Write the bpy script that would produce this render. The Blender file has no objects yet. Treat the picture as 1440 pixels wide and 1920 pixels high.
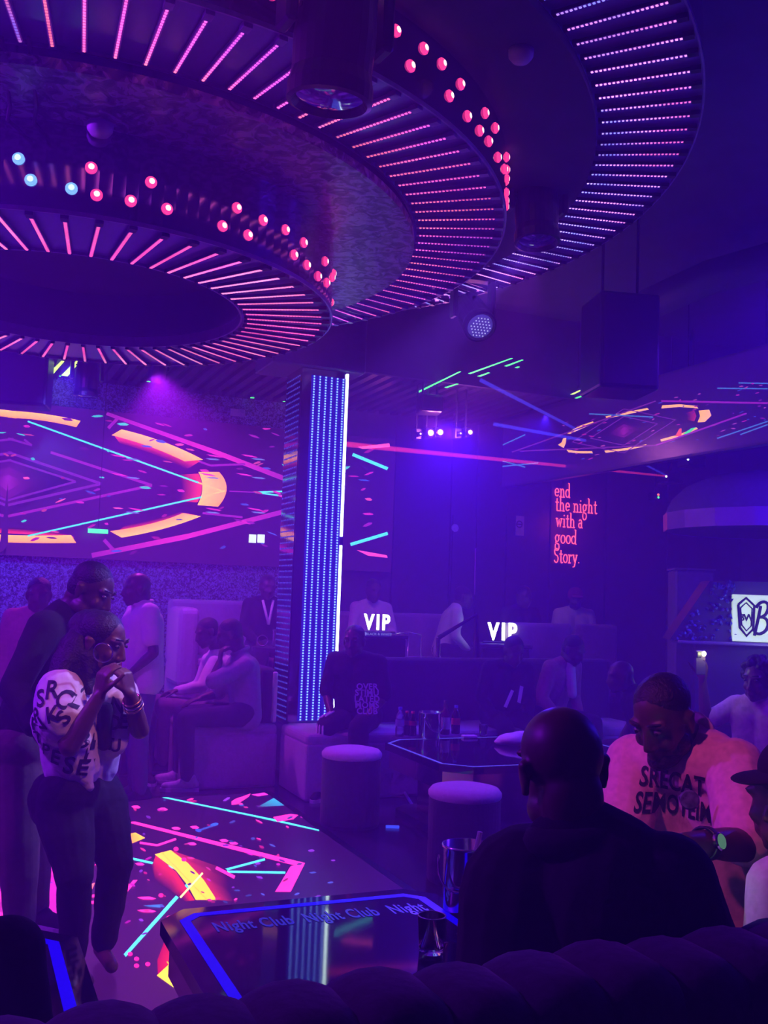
import bpy, bmesh, math, random
from mathutils import Vector, Matrix, Euler
from mathutils.bvhtree import BVHTree
R = random.Random(7)
V = Vector
pi = math.pi
SC = bpy.context.scene
COL = SC.collection

# ------------------------------------------------------------------ camera
F, PITCH, ROLL, CAMZ = 1853.0, 0.083, 0.035, 1.55
cp, sp, cr, sr = math.cos(PITCH), math.sin(PITCH), math.cos(ROLL), math.sin(ROLL)
cam = bpy.data.objects.new('camera', bpy.data.cameras.new('camera'))
COL.objects.link(cam)
cam.data.sensor_fit = 'HORIZONTAL'; cam.data.sensor_width = 36.0
cam.data.lens = F / 1440 * 36.0
cam.data.clip_start = 0.05
rx, uy, fw = V((cr, -sp * sr, cp * sr)), V((-sr, -sp * cr, cp * cr)), V((0, cp, sp))
cam.matrix_world = Matrix(((rx.x, uy.x, -fw.x, 0), (rx.y, uy.y, -fw.y, 0), (rx.z, uy.z, -fw.z, CAMZ), (0, 0, 0, 1)))
SC.camera = cam

# ------------------------------------------------------------------ world, haze, exposure
SC.view_settings.view_transform = 'Standard'
SC.view_settings.look = 'None'
SC.view_settings.gamma = 1.0
SC.view_settings.use_curve_mapping = False
SC.view_settings.exposure = 0.0
W = bpy.data.worlds.new('club_air'); SC.world = W; W.use_nodes = True
wn = W.node_tree; wn.nodes['Background'].inputs[0].default_value = (0.004, 0.002, 0.02, 1)
vs = wn.nodes.new('ShaderNodeVolumeScatter')
vs.inputs['Color'].default_value = (0.5, 0.15, 1.0, 1); vs.inputs['Density'].default_value = 0.08
vs.inputs['Anisotropy'].default_value = 0.25
wn.links.new(vs.outputs[0], wn.nodes['World Output'].inputs['Volume'])
cy = SC.cycles
cy.max_bounces = 9; cy.diffuse_bounces = 2; cy.glossy_bounces = 4; cy.transmission_bounces = 8
cy.volume_bounces = 0; cy.transparent_max_bounces = 8
cy.sample_clamp_indirect = 2.0; cy.sample_clamp_direct = 0.0
cy.use_denoising = True; cy.use_adaptive_sampling = True; cy.adaptive_threshold = 0.09; cy.adaptive_min_samples = 10
cy.caustics_reflective = False; cy.caustics_refractive = False

# ------------------------------------------------------------------ room frame and picture helpers
TH = math.radians(23.0)
E1 = V((math.cos(TH), math.sin(TH), 0)); E2 = V((-math.sin(TH), math.cos(TH), 0))
def rm(u, v, z=0.0): return E1 * u + E2 * v + V((0, 0, z))       # room axes -> world
def uv(p): return p.x * E1.x + p.y * E1.y, p.x * E2.x + p.y * E2.y
def ray(px, py):
    x, y = (px - 720) / F, -(py - 960) / F
    x, y = cr * x - sr * y, sr * x + cr * y
    return V((x, cp - sp * y, sp + cp * y))
CAM = V((0, 0, CAMZ))
def at(px, py, d): r = ray(px, py); return CAM + r * (d / r.y)
def onz(px, py, z): r = ray(px, py); return CAM + r * ((z - CAMZ) / r.z)
def onv(px, py, v): r = ray(px, py); return CAM + r * (v / (r.x * E2.x + r.y * E2.y))
def onu(px, py, u): r = ray(px, py); return CAM + r * (u / (r.x * E1.x + r.y * E1.y))

# ------------------------------------------------------------------ large lights (fixture lamps, plus unseen fills added to light haze and figures)
def lamp(name, kind, loc, col, power, size=0.3, target=None, spot=70, blend=0.6):
    l = bpy.data.lights.new(name, kind); l.color = col; l.energy = power
    if kind == 'AREA': l.shape = 'DISK'; l.size = size
    elif kind == 'SPOT': l.spot_size = math.radians(spot); l.spot_blend = blend; l.shadow_soft_size = size
    else: l.shadow_soft_size = size
    o = bpy.data.objects.new(name, l); COL.objects.link(o); o.location = loc
    if target is not None:
        o.rotation_euler = (V(target) - V(loc)).to_track_quat('-Z', 'Y').to_euler()
    return o
BLUE, VIO, PINK = (0.035, 0.006, 1.0), (0.085, 0.008, 1.0), (1.0, 0.05, 0.5)
lamp('house_fill_spot', 'SPOT', rm(6.0, 4.4, 4.3), VIO, 620, 0.05, rm(4.0, 5.8, 0), 100)  # unseen ceiling fill added for the general violet level
for p_, w_ in (((3.7, 5.0, 3.0), 150), ((4.7, 7.2, 2.4), 130), ((-4.2, 8.0, 2.6), 150), ((0.7, 3.4, 4.28), 130)):
    lamp('blue_haze_fill', 'POINT', p_, BLUE, w_, 0.03)  # out-of-view points added to brighten the haze in blue
lamp('violet_ring_fill', 'POINT', (-3.7, 3.4, 3.3), (0.24, 0.008, 1.0), 600, 0.03)  # out-of-view point added to lift the rings from the left
lamp('pouf_wash_spot', 'SPOT', at(1006, 440, 5.1), (0.50, 0.07, 1.0), 260, 0.05, (0.05, 5.9, 0.4), 50)
lamp('vip_wash_spot', 'SPOT', rm(5.6, 8.9, 3.5), BLUE, 260, 0.05, rm(5.2, 9.4, 0), 150)
lamp('blue_wash_spot', 'SPOT', at(880, 610, 6.7), BLUE, 1700, 0.05, rm(3.2, 8.4, 0.2), 110)
lamp('back_bar_spot', 'SPOT', at(843, 806, 9.35), BLUE, 560, 0.03, (0.2, 5.2, 0.2), 75)
lamp('bench_wash_spot', 'SPOT', at(295, 700, 8.3), (0.60, 0.03, 1.0), 330, 0.05, rm(2.0, 8.0, 0.3), 110)
lamp('wallpaper_wash_spot', 'SPOT', rm(0.7, 8.6, 3.4), (0.08, 0.06, 1.0), 320, 0.05, rm(1.2, 10.3, 1.3), 80)
lamp('pink_shirt_fill', 'SPOT', V((-1.0, 1.2, 3.6)), (1.0, 0.11, 0.60), 190, 0.06, at(1270, 1450, 2.9), 26)  # added fill, standing in for pink light off screen and floor
lamp('couple_wash_spot', 'SPOT', at(1006, 440, 5.1), (0.30, 0.17, 1.0), 1300, 0.06, at(140, 1330, 4.0), 20)
lamp('couple_pink_fill', 'SPOT', V((-.10, 3.05, 2.95)), (1.0, 0.20, 0.30), 85, 0.05, at(200, 1400, 4.0), 40)  # added by the moving head in place of glow rising off the floor
lamp('front_fill_spot', 'SPOT', rm(1.0, -0.6, 4.2), (0.10, 0.006, 0.8), 4, 0.1, rm(1.2, 2.4, 0), 100)  # unseen fill behind the camera, added for the foreground

# ------------------------------------------------------------------ materials
MATS = {}
def mat(name, col, rough=0.6, metal=0.0, emit=None, es=1.0, var=0.12, scale=30.0, trans=0.0, spec=0.5, bump=0.0, coat=0.0, sheen=0.0):
    if name in MATS: return MATS[name]
    m = bpy.data.materials.new(name); m.use_nodes = True; MATS[name] = m
    nt = m.node_tree; b = nt.nodes['Principled BSDF']
    if var > 0 or bump > 0:
        tc = nt.nodes.new('ShaderNodeTexCoord'); nz = nt.nodes.new('ShaderNodeTexNoise')
        nz.inputs['Scale'].default_value = scale; nz.inputs['Detail'].default_value = 4
        nt.links.new(tc.outputs['Object'], nz.inputs['Vector'])
        rp = nt.nodes.new('ShaderNodeValToRGB')
        rp.color_ramp.elements[0].position = 0.3; rp.color_ramp.elements[1].position = 0.7
        rp.color_ramp.elements[0].color = (*[c * (1 - var) for c in col], 1)
        rp.color_ramp.elements[1].color = (*[min(1, c * (1 + var)) for c in col], 1)
        nt.links.new(nz.outputs['Fac'], rp.inputs['Fac']); nt.links.new(rp.outputs[0], b.inputs['Base Color'])
        if bump > 0:
            bp = nt.nodes.new('ShaderNodeBump'); bp.inputs['Strength'].default_value = bump; bp.inputs['Distance'].default_value = 0.01
            nt.links.new(nz.outputs['Fac'], bp.inputs['Height']); nt.links.new(bp.outputs[0], b.inputs['Normal'])
    b.inputs['Base Color'].default_value = (*col, 1)
    b.inputs['Roughness'].default_value = rough; b.inputs['Metallic'].default_value = metal
    b.inputs['Transmission Weight'].default_value = trans
    b.inputs['Specular IOR Level'].default_value = spec
    b.inputs['Coat Weight'].default_value = coat
    b.inputs['Sheen Weight'].default_value = sheen
    if emit:
        b.inputs['Emission Color'].default_value = (*emit, 1); b.inputs['Emission Strength'].default_value = es
        m.cycles.emission_sampling = 'NONE'
    return m
def attr_emit(name, strength, rough=0.3, sampling='FRONT'):
    """screen surface: dark glossy glass that shows the picture stored in the mesh colours"""
    if name in MATS: return MATS[name]
    m = bpy.data.materials.new(name); m.use_nodes = True; MATS[name] = m
    nt = m.node_tree; b = nt.nodes['Principled BSDF']
    a = nt.nodes.new('ShaderNodeVertexColor'); a.layer_name = 'picture'
    b.inputs['Base Color'].default_value = (0.01, 0.01, 0.015, 1); b.inputs['Roughness'].default_value = rough
    nt.links.new(a.outputs[0], b.inputs['Emission Color']); b.inputs['Emission Strength'].default_value = strength
    m.cycles.emission_sampling = sampling
    return m
def camo(name, c0, c1, scale, rough0, rough1):
    m = bpy.data.materials.new(name); m.use_nodes = True; MATS[name] = m
    nt = m.node_tree; b = nt.nodes['Principled BSDF']; L = nt.links
    tc = nt.nodes.new('ShaderNodeTexCoord')
    n1 = nt.nodes.new('ShaderNodeTexNoise'); n1.inputs['Scale'].default_value = scale; n1.inputs['Detail'].default_value = 2; n1.inputs['Distortion'].default_value = 1.4
    L.new(tc.outputs['Object'], n1.inputs['Vector'])
    r = nt.nodes.new('ShaderNodeValToRGB'); r.color_ramp.interpolation = 'CONSTANT'
    r.color_ramp.elements[0].color = (*c0, 1); r.color_ramp.elements[1].color = (*c1, 1); r.color_ramp.elements[1].position = 0.53
    e = r.color_ramp.elements.new(0.43); e.color = (*[(a + b_) / 2.6 for a, b_ in zip(c0, c1)], 1)
    L.new(n1.outputs['Fac'], r.inputs['Fac']); L.new(r.outputs[0], b.inputs['Base Color'])
    mr = nt.nodes.new('ShaderNodeMapRange'); mr.inputs['To Min'].default_value = rough0; mr.inputs['To Max'].default_value = rough1
    L.new(n1.outputs['Fac'], mr.inputs['Value']); L.new(mr.outputs[0], b.inputs['Roughness'])
    bp = nt.nodes.new('ShaderNodeBump'); bp.inputs['Strength'].default_value = 0.5; bp.inputs['Distance'].default_value = 0.01
    L.new(n1.outputs['Fac'], bp.inputs['Height']); L.new(bp.outputs[0], b.inputs['Normal'])
    b.inputs['Metallic'].default_value = 0.35
    return m

M_BLACK = mat('black_paint', (0.008, 0.008, 0.010), 0.5)
M_DARKMET = mat('dark_metal', (0.02, 0.02, 0.025), 0.35, 0.8)
M_PLASTIC = mat('black_plastic', (0.012, 0.012, 0.016), 0.35)
M_CHROME = mat('polished_steel', (0.75, 0.75, 0.8), 0.12, 1.0, var=0.03)
M_MIRROR = mat('dark_mirror', (0.30, 0.28, 0.42), 0.08, 1.0, var=0.04, scale=4)
M_PLATE = mat('ring_mirror_plate', (0.30, 0.24, 0.65), 0.25, 0.35, var=0.06, scale=6)
M_FLOOR = mat('dark_stone_floor', (0.035, 0.03, 0.05), 0.22, 0, var=0.35, scale=3, bump=0.02)
M_CEIL = mat('dark_ceiling_paint', (0.06, 0.05, 0.09), 0.7, var=0.2, scale=5)
M_WALL = mat('dark_wall_lacquer', (0.08, 0.07, 0.13), 0.5, var=0.15, scale=4)
M_PANEL = mat('dark_gloss_panel', (0.05, 0.045, 0.09), 0.42, var=0.1, scale=3)
M_SLAT = mat('gloss_slat', (0.10, 0.09, 0.18), 0.18, 0.3, var=0.1)
M_CAMO = camo('patterned_foil_wallpaper', (0.04, 0.03, 0.07), (0.36, 0.34, 0.60), 36, 0.55, 0.3)
M_CAMO2 = camo('patterned_foil_ceiling', (0.06, 0.04, 0.12), (0.34, 0.22, 0.48), 15, 0.5, 0.25)
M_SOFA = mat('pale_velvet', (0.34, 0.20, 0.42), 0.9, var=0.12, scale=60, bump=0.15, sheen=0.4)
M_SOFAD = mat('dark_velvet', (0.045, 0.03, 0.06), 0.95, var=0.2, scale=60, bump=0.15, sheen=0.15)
M_SKIN = mat('deep_brown_skin', (0.085, 0.042, 0.028), 0.45, var=0.12, scale=25, bump=0.03)
M_SKINM = mat('brown_skin', (0.15, 0.075, 0.05), 0.45, var=0.12, scale=25, bump=0.03)
M_HAIR = mat('black_hair', (0.006, 0.005, 0.006), 0.5, var=0.4, scale=120, bump=0.6)
M_BLKCLOTH = mat('black_cloth', (0.0045, 0.004, 0.007), 0.9, var=0.25, scale=40, bump=0.2)
M_WHITE = mat('white_cotton', (0.78, 0.74, 0.80), 0.85, var=0.06, scale=40, bump=0.15)
M_LETTER = mat('black_print', (0.012, 0.012, 0.02), 0.7, var=0.1)
M_GLASS = mat('clear_glass', (0.95, 0.95, 1.0), 0.03, trans=1.0, var=0); M_GLASS.node_tree.nodes['Principled BSDF'].inputs['IOR'].default_value = 1.18
M_NAVY = mat('dark_denim', (0.03, 0.03, 0.05), 0.85, var=0.2, scale=80, bump=0.15)
M_TABLE = mat('black_glass_top', (0.006, 0.006, 0.012), 0.05, 0, var=0.0, spec=0.9)
M_BLUELED = mat('blue_led_strip', (0.02, 0.02, 0.2), 0.4, emit=(0.0, 0.0, .85), es=1.0, var=0)
M_GOLD = mat('gold_metal', (0.9, 0.55, 0.25), 0.2, 1.0, var=0.05)

# ------------------------------------------------------------------ mesh helpers
PM = {}                                    # world matrix of each Empty
def mesh_obj(name, me, m=None, parent=None, world=True, smooth=False):
    o = bpy.data.objects.new(name, me); COL.objects.link(o)
    if m is not None:
        for x in (m if isinstance(m, (list, tuple)) else [m]): me.materials.append(x)
    if parent is not None:
        o.parent = parent
        if world: me.transform(PM[parent.name].inverted())
    if smooth:
        for p in me.polygons: p.use_smooth = True
    return o
def from_bm(name, bm, m=None, parent=None, world=True, smooth=False):
    me = bpy.data.meshes.new(name); bm.normal_update(); bm.to_mesh(me); bm.free()
    return mesh_obj(name, me, m, parent, world, smooth)
def thing(name, label, cat, loc=(0, 0, 0), rz=0.0, group=None):
    o = bpy.data.objects.new(name, None); COL.objects.link(o)
    o.location = loc; o.rotation_euler = (0, 0, rz); o.empty_display_size = 0.1
    o['label'] = label; o['category'] = cat
    if group: o['group'] = group
    PM[o.name] = Matrix.Translation(V(loc)) @ Matrix.Rotation(rz, 4, 'Z')
    return o
def tag(o, label, cat, group=None):
    o['label'] = label; o['category'] = cat
    if group: o['group'] = group
    return o
def struct(o, label=None):
    o['kind'] = 'structure'
    if label: o['label'] = label
    return o
def basis(o, x, y, z):
    return Matrix(((x.x, y.x, z.x, o.x), (x.y, y.y, z.y, o.y), (x.z, y.z, z.z, o.z), (0, 0, 0, 1)))
ROOM = basis(V((0, 0, 0)), E1, E2, V((0, 0, 1)))
def box(bm, lo, hi, M=None, mi=0):
    vs_ = [V((x, y, z)) for x in (lo[0], hi[0]) for y in (lo[1], hi[1]) for z in (lo[2], hi[2])]
    if M is not None: vs_ = [M @ p for p in vs_]
    b = [bm.verts.new(p) for p in vs_]
    for f in ((0, 1, 3, 2), (4, 6, 7, 5), (0, 4, 5, 1), (2, 3, 7, 6), (0, 2, 6, 4), (1, 5, 7, 3)):
        bm.faces.new([b[i] for i in f]).material_index = mi
def rbox(bm, lo, hi, r=0.02, seg=2, M=None):
    t = bmesh.new(); box(t, lo, hi)
    bmesh.ops.bevel(t, geom=t.edges[:], offset=r, segments=seg, affect='EDGES', profile=0.5)
    me = bpy.data.meshes.new('t'); t.to_mesh(me); t.free()
    if M is not None: me.transform(M)
    bm.from_mesh(me); bpy.data.meshes.remove(me)
def tube(bm, pts, r, seg=8, caps=True, mi=0):
    pts = [V(p) for p in pts]; rings = []
    rr = r if isinstance(r, (list, tuple)) else [r] * len(pts)
    prev = None
    for i, p in enumerate(pts):
        d = (pts[min(i + 1, len(pts) - 1)] - pts[max(i - 1, 0)]).normalized()
        a = d.orthogonal().normalized() if prev is None else (prev - d * prev.dot(d)).normalized()
        prev = a; b = d.cross(a)
        rings.append([bm.verts.new(p + (a * math.cos(2 * pi * k / seg) + b * math.sin(2 * pi * k / seg)) * rr[i]) for k in range(seg)])
    for A, B in zip(rings, rings[1:]):
        for k in range(seg): bm.faces.new((A[k], A[(k + 1) % seg], B[(k + 1) % seg], B[k])).material_index = mi
    if caps:
        bm.faces.new(rings[0][::-1]).material_index = mi; bm.faces.new(rings[-1]).material_index = mi
def lathe(bm, prof, seg=24, M=None, mi=0):
    M = M or Matrix()
    rings = [[bm.verts.new(M @ V((r * math.cos(2 * pi * k / seg), r * math.sin(2 * pi * k / seg), z))) for k in range(seg)] if r > 1e-5
             else [bm.verts.new(M @ V((0, 0, z)))] for r, z in prof]
    for A, B in zip(rings, rings[1:]):
        for k in range(seg):
            k2 = (k + 1) % seg
            if len(A) == 1 and len(B) == 1: continue
            if len(A) == 1: f = (A[0], B[k2], B[k])
            elif len(B) == 1: f = (A[k], A[k2], B[0])
            else: f = (A[k], A[k2], B[k2], B[k])
            bm.faces.new(f).material_index = mi
def prism(bm, pts, z0, z1, M=None, mi=0):
    M = M or Matrix()
    lo = [bm.verts.new(M @ V((x, y, z0))) for x, y in pts]; hi = [bm.verts.new(M @ V((x, y, z1))) for x, y in pts]
    n = len(pts)
    bm.faces.new(lo[::-1]).material_index = mi; bm.faces.new(hi).material_index = mi
    for i in range(n): bm.faces.new((lo[i], lo[(i + 1) % n], hi[(i + 1) % n], hi[i])).material_index = mi
def capsule(bm, p0, r0, p1, r1, seg=14, rings=4):
    p0, p1 = V(p0), V(p1); d = p1 - p0
    if d.length < 1e-5: d = V((0, 0, 1e-4)); p1 = p0 + d
    d = d.normalized(); a = d.orthogonal().normalized(); b = d.cross(a)
    R_ = []
    for i in range(rings + 1):
        t = -pi / 2 + (pi / 2) * i / rings; R_.append((p0 + d * (math.sin(t) * r0), math.cos(t) * r0))
    for i in range(rings + 1):
        t = (pi / 2) * i / rings; R_.append((p1 + d * (math.sin(t) * r1), math.cos(t) * r1))
    vr = []
    for c, r in R_:
        vr.append([bm.verts.new(c)] if r < 1e-5 else [bm.verts.new(c + (a * math.cos(2 * pi * k / seg) + b * math.sin(2 * pi * k / seg)) * r) for k in range(seg)])
    for A, B in zip(vr, vr[1:]):
        for k in range(seg):
            k2 = (k + 1) % seg
            if len(A) == 1: bm.faces.new((A[0], B[k2], B[k]))
            elif len(B) == 1: bm.faces.new((A[k], A[k2], B[0]))
            else: bm.faces.new((A[k], A[k2], B[k2], B[k]))
def ellip(bm, M, c, r, sub=3):
    bmesh.ops.create_icosphere(bm, subdivisions=sub, radius=1.0, matrix=M @ Matrix.Translation(V(c)) @ Matrix.Diagonal((*r, 1)))
def evaluated(o):
    dg = bpy.context.evaluated_depsgraph_get()
    return bpy.data.meshes.new_from_object(o.evaluated_get(dg))
FOLDS = bpy.data.textures.new('cloth_folds', 'CLOUDS'); FOLDS.noise_scale = 0.11; FOLDS.noise_depth = 2
def blob(name, bm, voxel, m, parent, smooth=4, folds=0.0):
    """close a set of overlapping shapes into one continuous skin"""
    me = bpy.data.meshes.new('tmp'); bmesh.ops.recalc_face_normals(bm, faces=bm.faces[:]); bm.to_mesh(me); bm.free()
    o = bpy.data.objects.new('tmp', me); COL.objects.link(o)
    rm_ = o.modifiers.new('r', 'REMESH'); rm_.mode = 'VOXEL'; rm_.voxel_size = voxel
    s = o.modifiers.new('s', 'SMOOTH'); s.factor = 0.5; s.iterations = smooth
    if folds:
        d = o.modifiers.new('d', 'DISPLACE'); d.texture = FOLDS; d.strength = folds; d.mid_level = 0.5; d.texture_coords = 'LOCAL'
    e = evaluated(o); bpy.data.objects.remove(o); bpy.data.meshes.remove(me)
    e.materials.clear(); e.name = name
    return mesh_obj(name, e, m, parent, True, True)
def text_bm(body, size=1.0, extrude=0.0, offset=0.0, spacing=1.0, align='CENTER'):
    c = bpy.data.curves.new('txt', 'FONT'); c.body = body; c.size = size; c.extrude = extrude; c.offset = offset
    c.align_x = align; c.align_y = 'CENTER'; c.space_character = spacing; c.resolution_u = 3
    o = bpy.data.objects.new('txt', c); COL.objects.link(o)
    me = evaluated(o); bpy.data.objects.remove(o); bpy.data.curves.remove(c)
    bm = bmesh.new(); bm.from_mesh(me); bpy.data.meshes.remove(me)
    return bm
def print_on(name, body, target, origin, X, Y, size, m, parent, offset=0.03, spacing=1.0, lift=0.004, rot=0.0, cuts=2, sx=1.0):
    """flat lettering that follows the cloth it is printed on"""
    bm = text_bm(body, size, 0, offset * size, spacing)
    bmesh.ops.triangulate(bm, faces=bm.faces[:])
    for _ in range(cuts):
        es = [e for e in bm.edges if e.calc_length() > 0.02]
        if es: bmesh.ops.subdivide_edges(bm, edges=es, cuts=1); bmesh.ops.triangulate(bm, faces=bm.faces[:])
    t = bmesh.new(); t.from_mesh(target.data); t.transform(PM[target.parent.name])
    bvh = BVHTree.FromBMesh(t); t.free()
    X, Y = X.normalized(), Y.normalized(); D = -X.cross(Y); ca, sa = math.cos(rot), math.sin(rot)
    for v in bm.verts:
        x, y = v.co.x * sx, v.co.y; x, y = ca * x - sa * y, sa * x + ca * y
        s = origin + X * x + Y * y - D * 0.25
        h = bvh.ray_cast(s, D, 0.6)
        v.co = (h[0] if h[0] is not None else s + D * 0.25) - D * lift
    return from_bm(name, bm, m, parent)

# ------------------------------------------------------------------ room shell
U0, U1, V0, V1, CZ, SZ = -4.6, 9.6, -2.6, 10.32, 4.4, 3.6
def rbx(name, lo, hi, m, parent=None):
    bm = bmesh.new(); box(bm, lo, hi, ROOM); return from_bm(name, bm, m, parent)
floor = struct(rbx('floor', (U0, V0, -0.1), (U1, V1, 0), M_FLOOR))
struct(rbx('ceiling', (U0, V0, CZ), (U1, V1, CZ + 0.1), M_CEIL))
wall_back = struct(rbx('wall_back', (U0, V1, -0.1), (U1, V1 + 0.1, CZ + 0.1), M_WALL))
struct(rbx('wall_left', (U0 - 0.1, V0, -0.1), (U0, V1, CZ + 0.1), M_WALL))
struct(rbx('wall_right', (U1, V0, -0.1), (U1 + 0.1, V1, CZ + 0.1), M_WALL))
struct(rbx('wall_front', (U0, V0 - 0.1, -0.1), (U1, V0, CZ + 0.1), M_WALL))
struct(rbx('floor_platform', (U0 + 0.02, 9.05, 0.0), (U1 - 0.02, V1 - 0.01, 0.45), M_FLOOR))
# lowered slatted ceiling over the back of the room
soff = struct(rbx('ceiling_soffit', (U0 + 0.01, 8.45, SZ + 0.05), (U1 - 0.01, V1 - 0.01, SZ + 0.12), M_CEIL))
bm = bmesh.new(); box(bm, (U0 + 0.01, 8.40, SZ), (U1 - 0.01, 8.45, CZ), ROOM); struct(from_bm('trim_1', bm, M_CEIL))
slat_me = bpy.data.meshes.new('slat'); bm = bmesh.new(); box(bm, (-0.035, 0, 0), (0.035, V1 - 8.48, 0.045)); bm.to_mesh(slat_me); bm.free(); slat_me.materials.append(M_SLAT)
soff_parent_fix = []
for i in range(72):
    o = bpy.data.objects.new('slat', slat_me); COL.objects.link(o); o.parent = soff
    o.matrix_local = Matrix.Translation(rm(-0.6 + i * 0.14, 8.46, SZ)) @ Matrix.Rotation(TH, 4, 'Z')
# patterned panels on the back wall, above and below the big screen
for i, (z0, z1) in enumerate(((0.46, 1.80), (3.30, 3.598))):
    for k in range(5):
        o = rbx('wallpaper_panel', (-3.0 + k * 1.3, V1 - 0.03, z0), (-1.705 + k * 1.3 + (0 if k < 4 else -0.35), V1 - 0.002, z1), M_CAMO, wall_back) if False else None
        bm = bmesh.new(); box(bm, (-3.0 + k * 1.3, V1 - 0.03, z0), (-1.705 + k * 1.3, V1 - 0.002, z1), ROOM)
        p = from_bm('wallpaper_panel', bm, M_CAMO); p.parent = wall_back
# gloss panels and doors to the right of the screen
u_at = lambda px: uv(onv(px, 1000, V1 - 0.02))[0]
edges = [735, 842, 890, 948, 1030, 1134, 1250, 1345]
for a, b in zip(edges, edges[1:]):
    bm = bmesh.new(); box(bm, (u_at(a) + 0.012, V1 - 0.035, 0.46), (u_at(b) - 0.012, V1 - 0.003, SZ), ROOM)
    p = from_bm('wall_panel', bm, M_PANEL); p.parent = wall_back
d1 = bpy.data.objects.new('door_1', None); COL.objects.link(d1); struct(d1, 'dark glass double door with a tall steel pull handle'); PM['door_1'] = Matrix()
bm = bmesh.new(); box(bm, (u_at(842) + .03, V1 - 0.06, 0.46), (u_at(890) - .004, V1 - 0.036, 2.5), ROOM); from_bm('door_leaf', bm, M_PANEL, d1)
bm = bmesh.new(); box(bm, (u_at(890) + .004, V1 - 0.06, 0.46), (u_at(948) - .03, V1 - 0.036, 2.5), ROOM); from_bm('door_leaf', bm, M_PANEL, d1)
bm = bmesh.new(); h0, h1 = onv(892, 1028, V1 - 0.1), onv(890, 1115, V1 - 0.1); tube(bm, [h0, h1], 0.014)
tube(bm, [h0 + V((0, 0, -.05)), h0 + V((0, 0, -.05)) + E2 * .06], 0.01); tube(bm, [h1 + V((0, 0, .05)), h1 + V((0, 0, .05)) + E2 * .06], 0.01)
from_bm('door_handle', bm, M_CHROME, d1)

# ------------------------------------------------------------------ LED screens: pictures drawn as coloured facets on dark glass
class Pic:
    def __init__(s, mapf): s.f = mapf; s.v = []; s.c = []; s.p = []; s.k = 0
    def poly(s, pts, cols):
        s.k += 1; b = len(s.v)
        if not isinstance(cols[0], (tuple, list)): cols = [cols] * len(pts)
        for q, c in zip(pts, cols): s.v.append(s.f(q[0], q[1], s.k)); s.c.append(c)
        s.p.append(list(range(b, b + len(pts))))
    def strip(s, A, B, ca, cb):
        s.k += 1; n = len(A); b = len(s.v)
        g = lambda c, i: c[i] if isinstance(c[0], (tuple, list)) else c
        for i in range(n):
            s.v.append(s.f(A[i][0], A[i][1], s.k)); s.c.append(g(ca, i)); s.v.append(s.f(B[i][0], B[i][1], s.k)); s.c.append(g(cb, i))
        for i in range(n - 1): s.p.append([b + 2 * i, b + 2 * i + 1, b + 2 * i + 3, b + 2 * i + 2])
    def line(s, a, b, w, c, c2=None):
        dx, dy = b[0] - a[0], b[1] - a[1]; l = math.hypot(dx, dy) or 1; nx, ny = -dy / l * w / 2, dx / l * w / 2
        c2 = c2 or c
        s.poly([(a[0] + nx, a[1] + ny), (b[0] + nx, b[1] + ny), (b[0] - nx, b[1] - ny), (a[0] - nx, a[1] - ny)], [c, c2, c2, c])
    def blobs(s, x, y, rx_, ry_, rot, c, n=9):
        s.poly([(x + rx_ * math.cos(t) * math.cos(rot) - ry_ * math.sin(t) * math.sin(rot), y + rx_ * math.cos(t) * math.sin(rot) + ry_ * math.sin(t) * math.cos(rot))
                for t in [2 * pi * i / n for i in range(n)]], c)
    def sliver(s, x, y, l, w, rot, c):
        ca, sa = math.cos(rot), math.sin(rot)
        s.poly([(x + a * ca - b * sa, y + a * sa + b * ca) for a, b in ((-l, 0), (-l * .4, w), (l * .6, w * .8), (l, 0), (l * .3, -w), (-l * .5, -w * .6))], c)
    def build(s, name, m, parent):
        me = bpy.data.meshes.new(name); me.from_pydata([tuple(q) for q in s.v], [], s.p)
        ca = me.color_attributes.new('picture', 'FLOAT_COLOR', 'POINT')
        for i, c in enumerate(s.c): ca.data[i].color = (c[0], c[1], c[2], 1)
        return mesh_obj(name, me, m, parent)
ORG, ORG2, RED, MAG, MAG2 = (1.0, .19, .025), (1.0, .31, .065), (.75, .02, .05), (.55, .014, .45), (.22, .008, .34)
CYA, BLU, PUR, BG = (.06, .45, .75), (.03, .05, .7), (.13, .008, .30), (.013, .001, .036)
WV = V1 - 0.10
STAR_U, STAR_Z = uv(onv(15, 905, WV))[0], onv(15, 905, WV).z
SU0, SU1, SZ0, SZ1 = 2 * STAR_U - 4.45, 4.45, 1.80, 3.30
scr = thing('led_wall_screen', 'long wall LED screen showing orange arcs and magenta diamonds', 'screen', rm(STAR_U, V1, SZ0))
bm = bmesh.new(); box(bm, (SU0, WV, SZ0), (SU1, V1 - 0.032, SZ1), ROOM); from_bm('cabinet', bm, M_BLACK, scr)
def wallmap(mirror=False):
    def f(px, py, k):
        p = onv(px, py, WV - 0.002); u, v = uv(p)
        if mirror: u = 2 * STAR_U - u
        u = min(max(u, SU0 + .01), SU1 - .01); z = min(max(p.z, SZ0 + .01), SZ1 - .01)
        return rm(u, WV - 0.001 - k * 0.00003, z)
    return f
def arcpts(cx, cy_, a, b, t0, t1, n=14): return [(cx + a * math.cos(t0 + (t1 - t0) * i / (n - 1)), cy_ + b * math.sin(t0 + (t1 - t0) * i / (n - 1))) for i in range(n)]
P = Pic(wallmap()); PM_ = Pic(wallmap(True))
bgp = Pic(lambda u, z, k: rm(u, WV - 0.001, z))
nx = 24
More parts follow.
